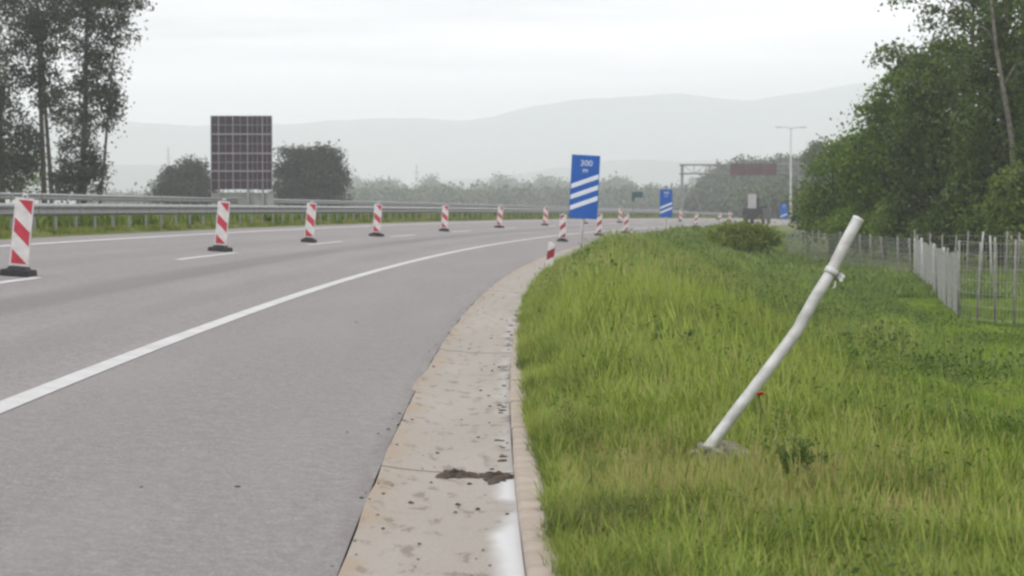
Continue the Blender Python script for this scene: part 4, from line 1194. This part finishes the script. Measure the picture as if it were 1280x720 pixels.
PTS, PICK, SCL = [], [], []
def scatter(n, s_rng, d_rng, choices, weights, smin, smax, keep=None, height=None):
    s = rng.uniform(*s_rng, n); d = rng.uniform(*d_rng, n)
    t_ = rt(s); off = -(KW + KB) - d
    x = rx(s) - off * np.cos(t_); y = ry(s) + off * np.sin(t_)
    ok = np.abs(x) < 0.2286 * y + 2.2
    d = np.where((d < 0.12) & (n > 20000), d + 0.12, d)
    pk = rng.choice(choices, n, p=np.array(weights) / np.sum(weights))
    if keep is not None:
        k2, pk = keep(s, d, x, y, pk); ok &= k2
    sc_ = rng.uniform(smin, smax, n)
    if height is not None: sc_ = sc_ * height(s, d, x, y)
    z = verge_z(s, d) - 0.01
    PTS.append(np.stack([x, y, z], -1)[ok]); PICK.append(pk[ok]); SCL.append(sc_[ok])
def h_near(s, d, x, y):
    # lower at the kerb and on the trodden patch round the post, higher along the bank
    patch = np.exp(-(((x - 0.9) / 1.0) ** 2 + ((y - 12.3) / 1.7) ** 2))
    hgt = 0.5 + 0.5 * sstep(0.0, 0.45, d) + 0.95 * sstep(13.5, 24, y) * sstep(3.5, 1.0, d) * sstep(0.1, 0.8, d) + 0.25 * vnoise(x * 1.4, y * 0.5, 21)
    return np.clip(hgt * (1 - 0.35 * patch), 0.3, 1.7)
def k_near(s, d, x, y, pk):
    patch = np.exp(-(((x - 0.9) / 1.1) ** 2 + ((y - 12.0) / 1.6) ** 2)) + 0.8 * np.exp(-(((x - 1.7) / 0.9) ** 2 + ((y - 11.2) / 1.0) ** 2))
    dry = rng.random(len(x)) < np.clip(patch, 0, 1) * 0.60 + 0.13
    pk = np.where(dry, 2, pk)
    hollow = rng.random(len(x)) < sstep(1.6, 3.4, d + 0.5 * vnoise(x, y * .4, 51)) * 0.85
    pk = np.where(hollow & (pk != 6), 9, pk)
    foot = (np.abs(x - U(903, 13)) < 0.17) & (y > 12.82) & (y < 13.25)
    return (~foot) | (rng.random(len(x)) < 0.12), pk
scatter(42000, (5.5, 30), (0.05, 7.5), [0, 1, 6], [.5, .48, .02], 0.75, 1.25, k_near, h_near)
def k_lip(s, d, x, y, pk):                  # the sward creeps over the kerb farther along
    return d > 0.03 - 0.10 * sstep(9, 36, s) + 0.03 * vnoise(s * 1.5, s * 0, 41), pk
scatter(6500, (6, 60), (-0.08, 0.16), [0, 1, 2], [.6, .22, .18], 0.4, 0.85, k_lip, None)
def h_mid(s, d, x, y):
    return (0.35 + 0.65 * sstep(0.05, 1.3, d)) * np.clip(0.95 + 0.35 * sstep(3.5, 1.0, d) - 0.35 * sstep(7, 12, d) + 0.28 * vnoise(x * .9, y * .25, 22), 0.4, 1.7)
def k_mid(s, d, x, y, pk):
    short = (d > 7.5) & (rng.random(len(x)) < 0.75)
    pk = np.where(short & (pk == 3), 4, pk)
    hollow = rng.random(len(x)) < sstep(3.0, 7.0, d + 0.8 * vnoise(x * .6, y * .2, 52)) * 0.8
    pk = np.where(hollow & (pk != 7), 10, pk)
    return np.ones(len(x), bool), np.where((pk == 8) & (d > 4) & (rng.random(len(x)) < 0.75), 4, pk)
scatter(36000, (27, 72), (0.0, 17), [3, 4, 7, 8], [.63, .22, .02, .13], 0.7, 1.25, k_mid, h_mid)
scatter(26000, (68, 190), (0.0, 26), [5, 7, 4], [.87, .03, .10], 0.65, 1.2, None, lambda s, d, x, y: (0.35 + 0.65 * sstep(0.05, 1.3, d)) * np.clip(0.95 + 0.3 * sstep(3.5, 1, d) + 0.25 * vnoise(x * .5, y * .12, 23), .4, 1.6))
def k_clump(s, d, x, y, pk):
    return (vnoise(x * 1.1, y * 0.33, 31) + 0.5 * vnoise(x * 3, y * 0.9, 32) > 0.42), pk
scatter(5200, (12, 70), (0.6, 9), [7], [1], 0.5, 0.95, k_clump, None)
# median and outer verge
n = 9000
s = rng.uniform(30, 330, n); off = np.where(rng.random(n) < 0.75, rng.uniform(11.15, 14.9, n), rng.uniform(25.7, 31, n))
t_ = rt(s); x = rx(s) - off * np.cos(t_); y = ry(s) + off * np.sin(t_); z = lz(s, off) + 0.02
z = np.where(off > 25, lz(s, off) - 2.2 * sstep(29, 42, off), z)
PTS.append(np.stack([x, y, z], -1)); PICK.append(np.where(rng.random(n) < .75, 4, 8)); SCL.append(rng.uniform(.4, .85, n))
n = 5200
s = rng.uniform(30, 330, n); off = rng.uniform(12.6, 14.5, n); t_ = rt(s)
PTS.append(np.stack([rx(s) - off * np.cos(t_), ry(s) + off * np.sin(t_), lz(s, off) + 0.03], -1)); PICK.append(np.full(n, 5)); SCL.append(rng.uniform(1.1, 1.7, n))
pts_all = np.concatenate(PTS).astype(np.float32); pk_all = np.concatenate(PICK).astype(np.int32); sc_all = np.concatenate(SCL).astype(np.float32)
me = bpy.data.meshes.new('grass'); me.vertices.add(len(pts_all)); me.vertices.foreach_set('co', pts_all.ravel())
a = me.attributes.new('pick', 'INT', 'POINT'); a.data.foreach_set('value', pk_all)
a = me.attributes.new('rot', 'FLOAT_VECTOR', 'POINT')
rv = np.stack([rng.normal(0, .09, len(pts_all)), rng.normal(0, .09, len(pts_all)), rng.uniform(0, 6.283, len(pts_all))], -1).astype(np.float32); a.data.foreach_set('vector', rv.ravel())
a = me.attributes.new('scl', 'FLOAT_VECTOR', 'POINT')
hv = rng.uniform(.85, 1.2, len(pts_all)).astype(np.float32)
a.data.foreach_set('vector', np.stack([sc_all, sc_all, sc_all * hv], -1).ravel())
grass = obj('grass', me); gn_scatter(grass)
tag(grass, 'uncut green grass covering bank, verge and median', None, None, 'stuff')

# single plants
def weed(u, v, Y, h, n, leaf, label, matname='leaf_weed'):
    x = U(u, Y); s_, o_ = near(np.array([x]), np.array([Y])); z = float(verge_z(s_, -o_ - KW - KB)[0])
    t = thing('weed_plant', label, 'weed', (x, Y, z))
    mb_ = MB(); cs = []
    for k in range(6):
        a_ = random.uniform(0, 6.28); ln = h * random.uniform(.1, .4); hh = h * random.uniform(.7, 1.05)
        mb_.tube([(0, 0, 0), (ln * .4 * math.cos(a_), ln * .4 * math.sin(a_), hh * .55), (ln * math.cos(a_), ln * math.sin(a_), hh)], [.006, .005, .002], 5)
        for j in range(n // 6):
            f_ = random.uniform(.15, 1.0); cs.append((ln * f_ * math.cos(a_) + random.gauss(0, .035), ln * f_ * math.sin(a_) + random.gauss(0, .035), hh * f_))
    mb_.obj('stem', 'leaf_weed', t)
    vv, ff = leaf_quads(np.array(cs), leaf, 0.7, 0.4)
    obj('leaves', mesh_np('leaves', vv, ff, matname, np.repeat(rng.uniform(0, 1, len(cs)), 4)), t)
weed(992, 605, 12.1, 0.34, 120, .030, 'leafy dark weed in dry grass right of the concrete footing')
weed(1016, 590, 12.5, 0.26, 80, .028, 'smaller leafy weed just behind and right of the dark weed')
weed(838, 470, 19.0, 0.62, 150, .04, 'dark leafy clump on the bank left of the leaning post')

px_, Yp = U(950, 13.6), 13.6
s_, o_ = near(np.array([px_]), np.array([Yp])); zg = float(verge_z(s_, -o_ - KW - KB)[0]); zp = V(495, Yp) - zg
t = thing('poppy', 'single red poppy in the grass beside the leaning post', 'flower', (px_, Yp, zg))
MB().tube([(0.03, 0, 0), (0.015, 0, zp * .5), (0, 0, zp)], .0035, 5).obj('stem', 'leaf_weed', t)
for k in range(4):
    a_ = k * math.pi / 2 + 0.3; vs = []
    for i in range(5):
        for j in range(5):
            r_ = 0.034 * i / 4; th_ = a_ + (j / 4 - .5) * 2.0
            vs.append((r_ * math.cos(th_), r_ * math.sin(th_) * 0.9, zp + 0.018 * (i / 4) ** 1.5 + 0.004 * math.sin(j * 2.3 + i)))
    MB().add(vs, [(i * 5 + j, i * 5 + j + 1, i * 5 + j + 6, i * 5 + j + 5) for i in range(4) for j in range(4)]).obj('petal', 'poppy_red', t, (0, 0, 0.002 * (k % 2)))
MB().tube([(0, 0, zp), (0, 0, zp + .012)], [.006, .005], 8).obj('flower_centre', 'poppy_black', t)

# ------------------------------------------------------------------ hills and haze
def ridge(name, Y, prof_uv, depth, seed, label):
    us = np.linspace(-900, 2200, 240); pu = [p_[0] for p_ in prof_uv]; pv = [p_[1] for p_ in prof_uv]
    rr_ = np.random.default_rng(seed)
    v = np.interp(us, pu, pv)
    for k in range(7):
        f_ = 0.006 * 1.75 ** k; v = v + 5.0 * 0.62 ** k * np.sin(us * f_ + rr_.uniform(0, 6.28))
    rows_ = []
    for j, fr in enumerate(np.linspace(-1, 1, 13)):
        hgt = np.cos(fr * math.pi / 2) ** 0.8
        Yj = Y + fr * depth
        z = (V(v, Y) - PLAIN + 6) * hgt + PLAIN - 6
        z = z + 14 * hgt * (1 - hgt) * np.sin(us * 0.05 + 3 * fr + rr_.uniform(0, 6))
        rows_.append(np.stack([(us - 640) / 2800 * Y, np.full_like(us, Yj), z], -1))
    v3 = np.concatenate(rows_); m = len(us)
    i = (np.arange(12)[:, None] * m + np.arange(m - 1)[None, :]).ravel()
    o = obj(name, mesh_np(name, v3, np.stack([i, i + 1, i + m + 1, i + m], -1), 'mountain', smooth=True))
    tag(o, label, None, None, 'structure')
ridge('hills', 5600, [(-900, 150), (100, 152), (300, 150), (470, 147), (600, 146), (700, 128), (830, 118), (930, 126), (1020, 118), (1100, 112), (1300, 120), (2200, 150)], 700, 5, 'pale blue far mountain ridge')
ridge('foothills', 3600, [(-900, 215), (0, 205), (200, 206), (330, 215), (460, 226), (640, 214), (760, 208), (900, 206), (1100, 200), (1300, 205), (2200, 215)], 400, 9, 'lower hazy hills before the ridge')

hz = MB().box((0, 3300, 0), (10600, 7500, 2)).mesh('haze', 'mountain')
co = np.empty(24, np.float32); hz.vertices.foreach_get('co', co); co = co.reshape(8, 3)
co[:, 2] = np.where(co[:, 2] < 0, PLAIN - 9.0, ZC + 292.0); hz.vertices.foreach_set('co', co.ravel()); hz.materials.clear()
hm = bpy.data.materials.new('haze'); hm.use_nodes = True
nt = hm.node_tree
for n_ in list(nt.nodes):
    if n_.type != 'OUTPUT_MATERIAL': nt.nodes.remove(n_)
pv = nt.nodes.new('ShaderNodeVolumePrincipled')
pv.inputs['Color'].default_value = (0.935, 0.952, 1.0, 1)
pv.inputs['Density'].default_value = 0.00043
pv.inputs['Anisotropy'].default_value = 0.2
nt.links.new(pv.outputs[0], [n_ for n_ in nt.nodes if n_.type == 'OUTPUT_MATERIAL'][0].inputs['Volume'])
hz.materials.append(hm)
tag(obj('haze', hz), 'pale even haze over the plain', None, None, 'stuff')
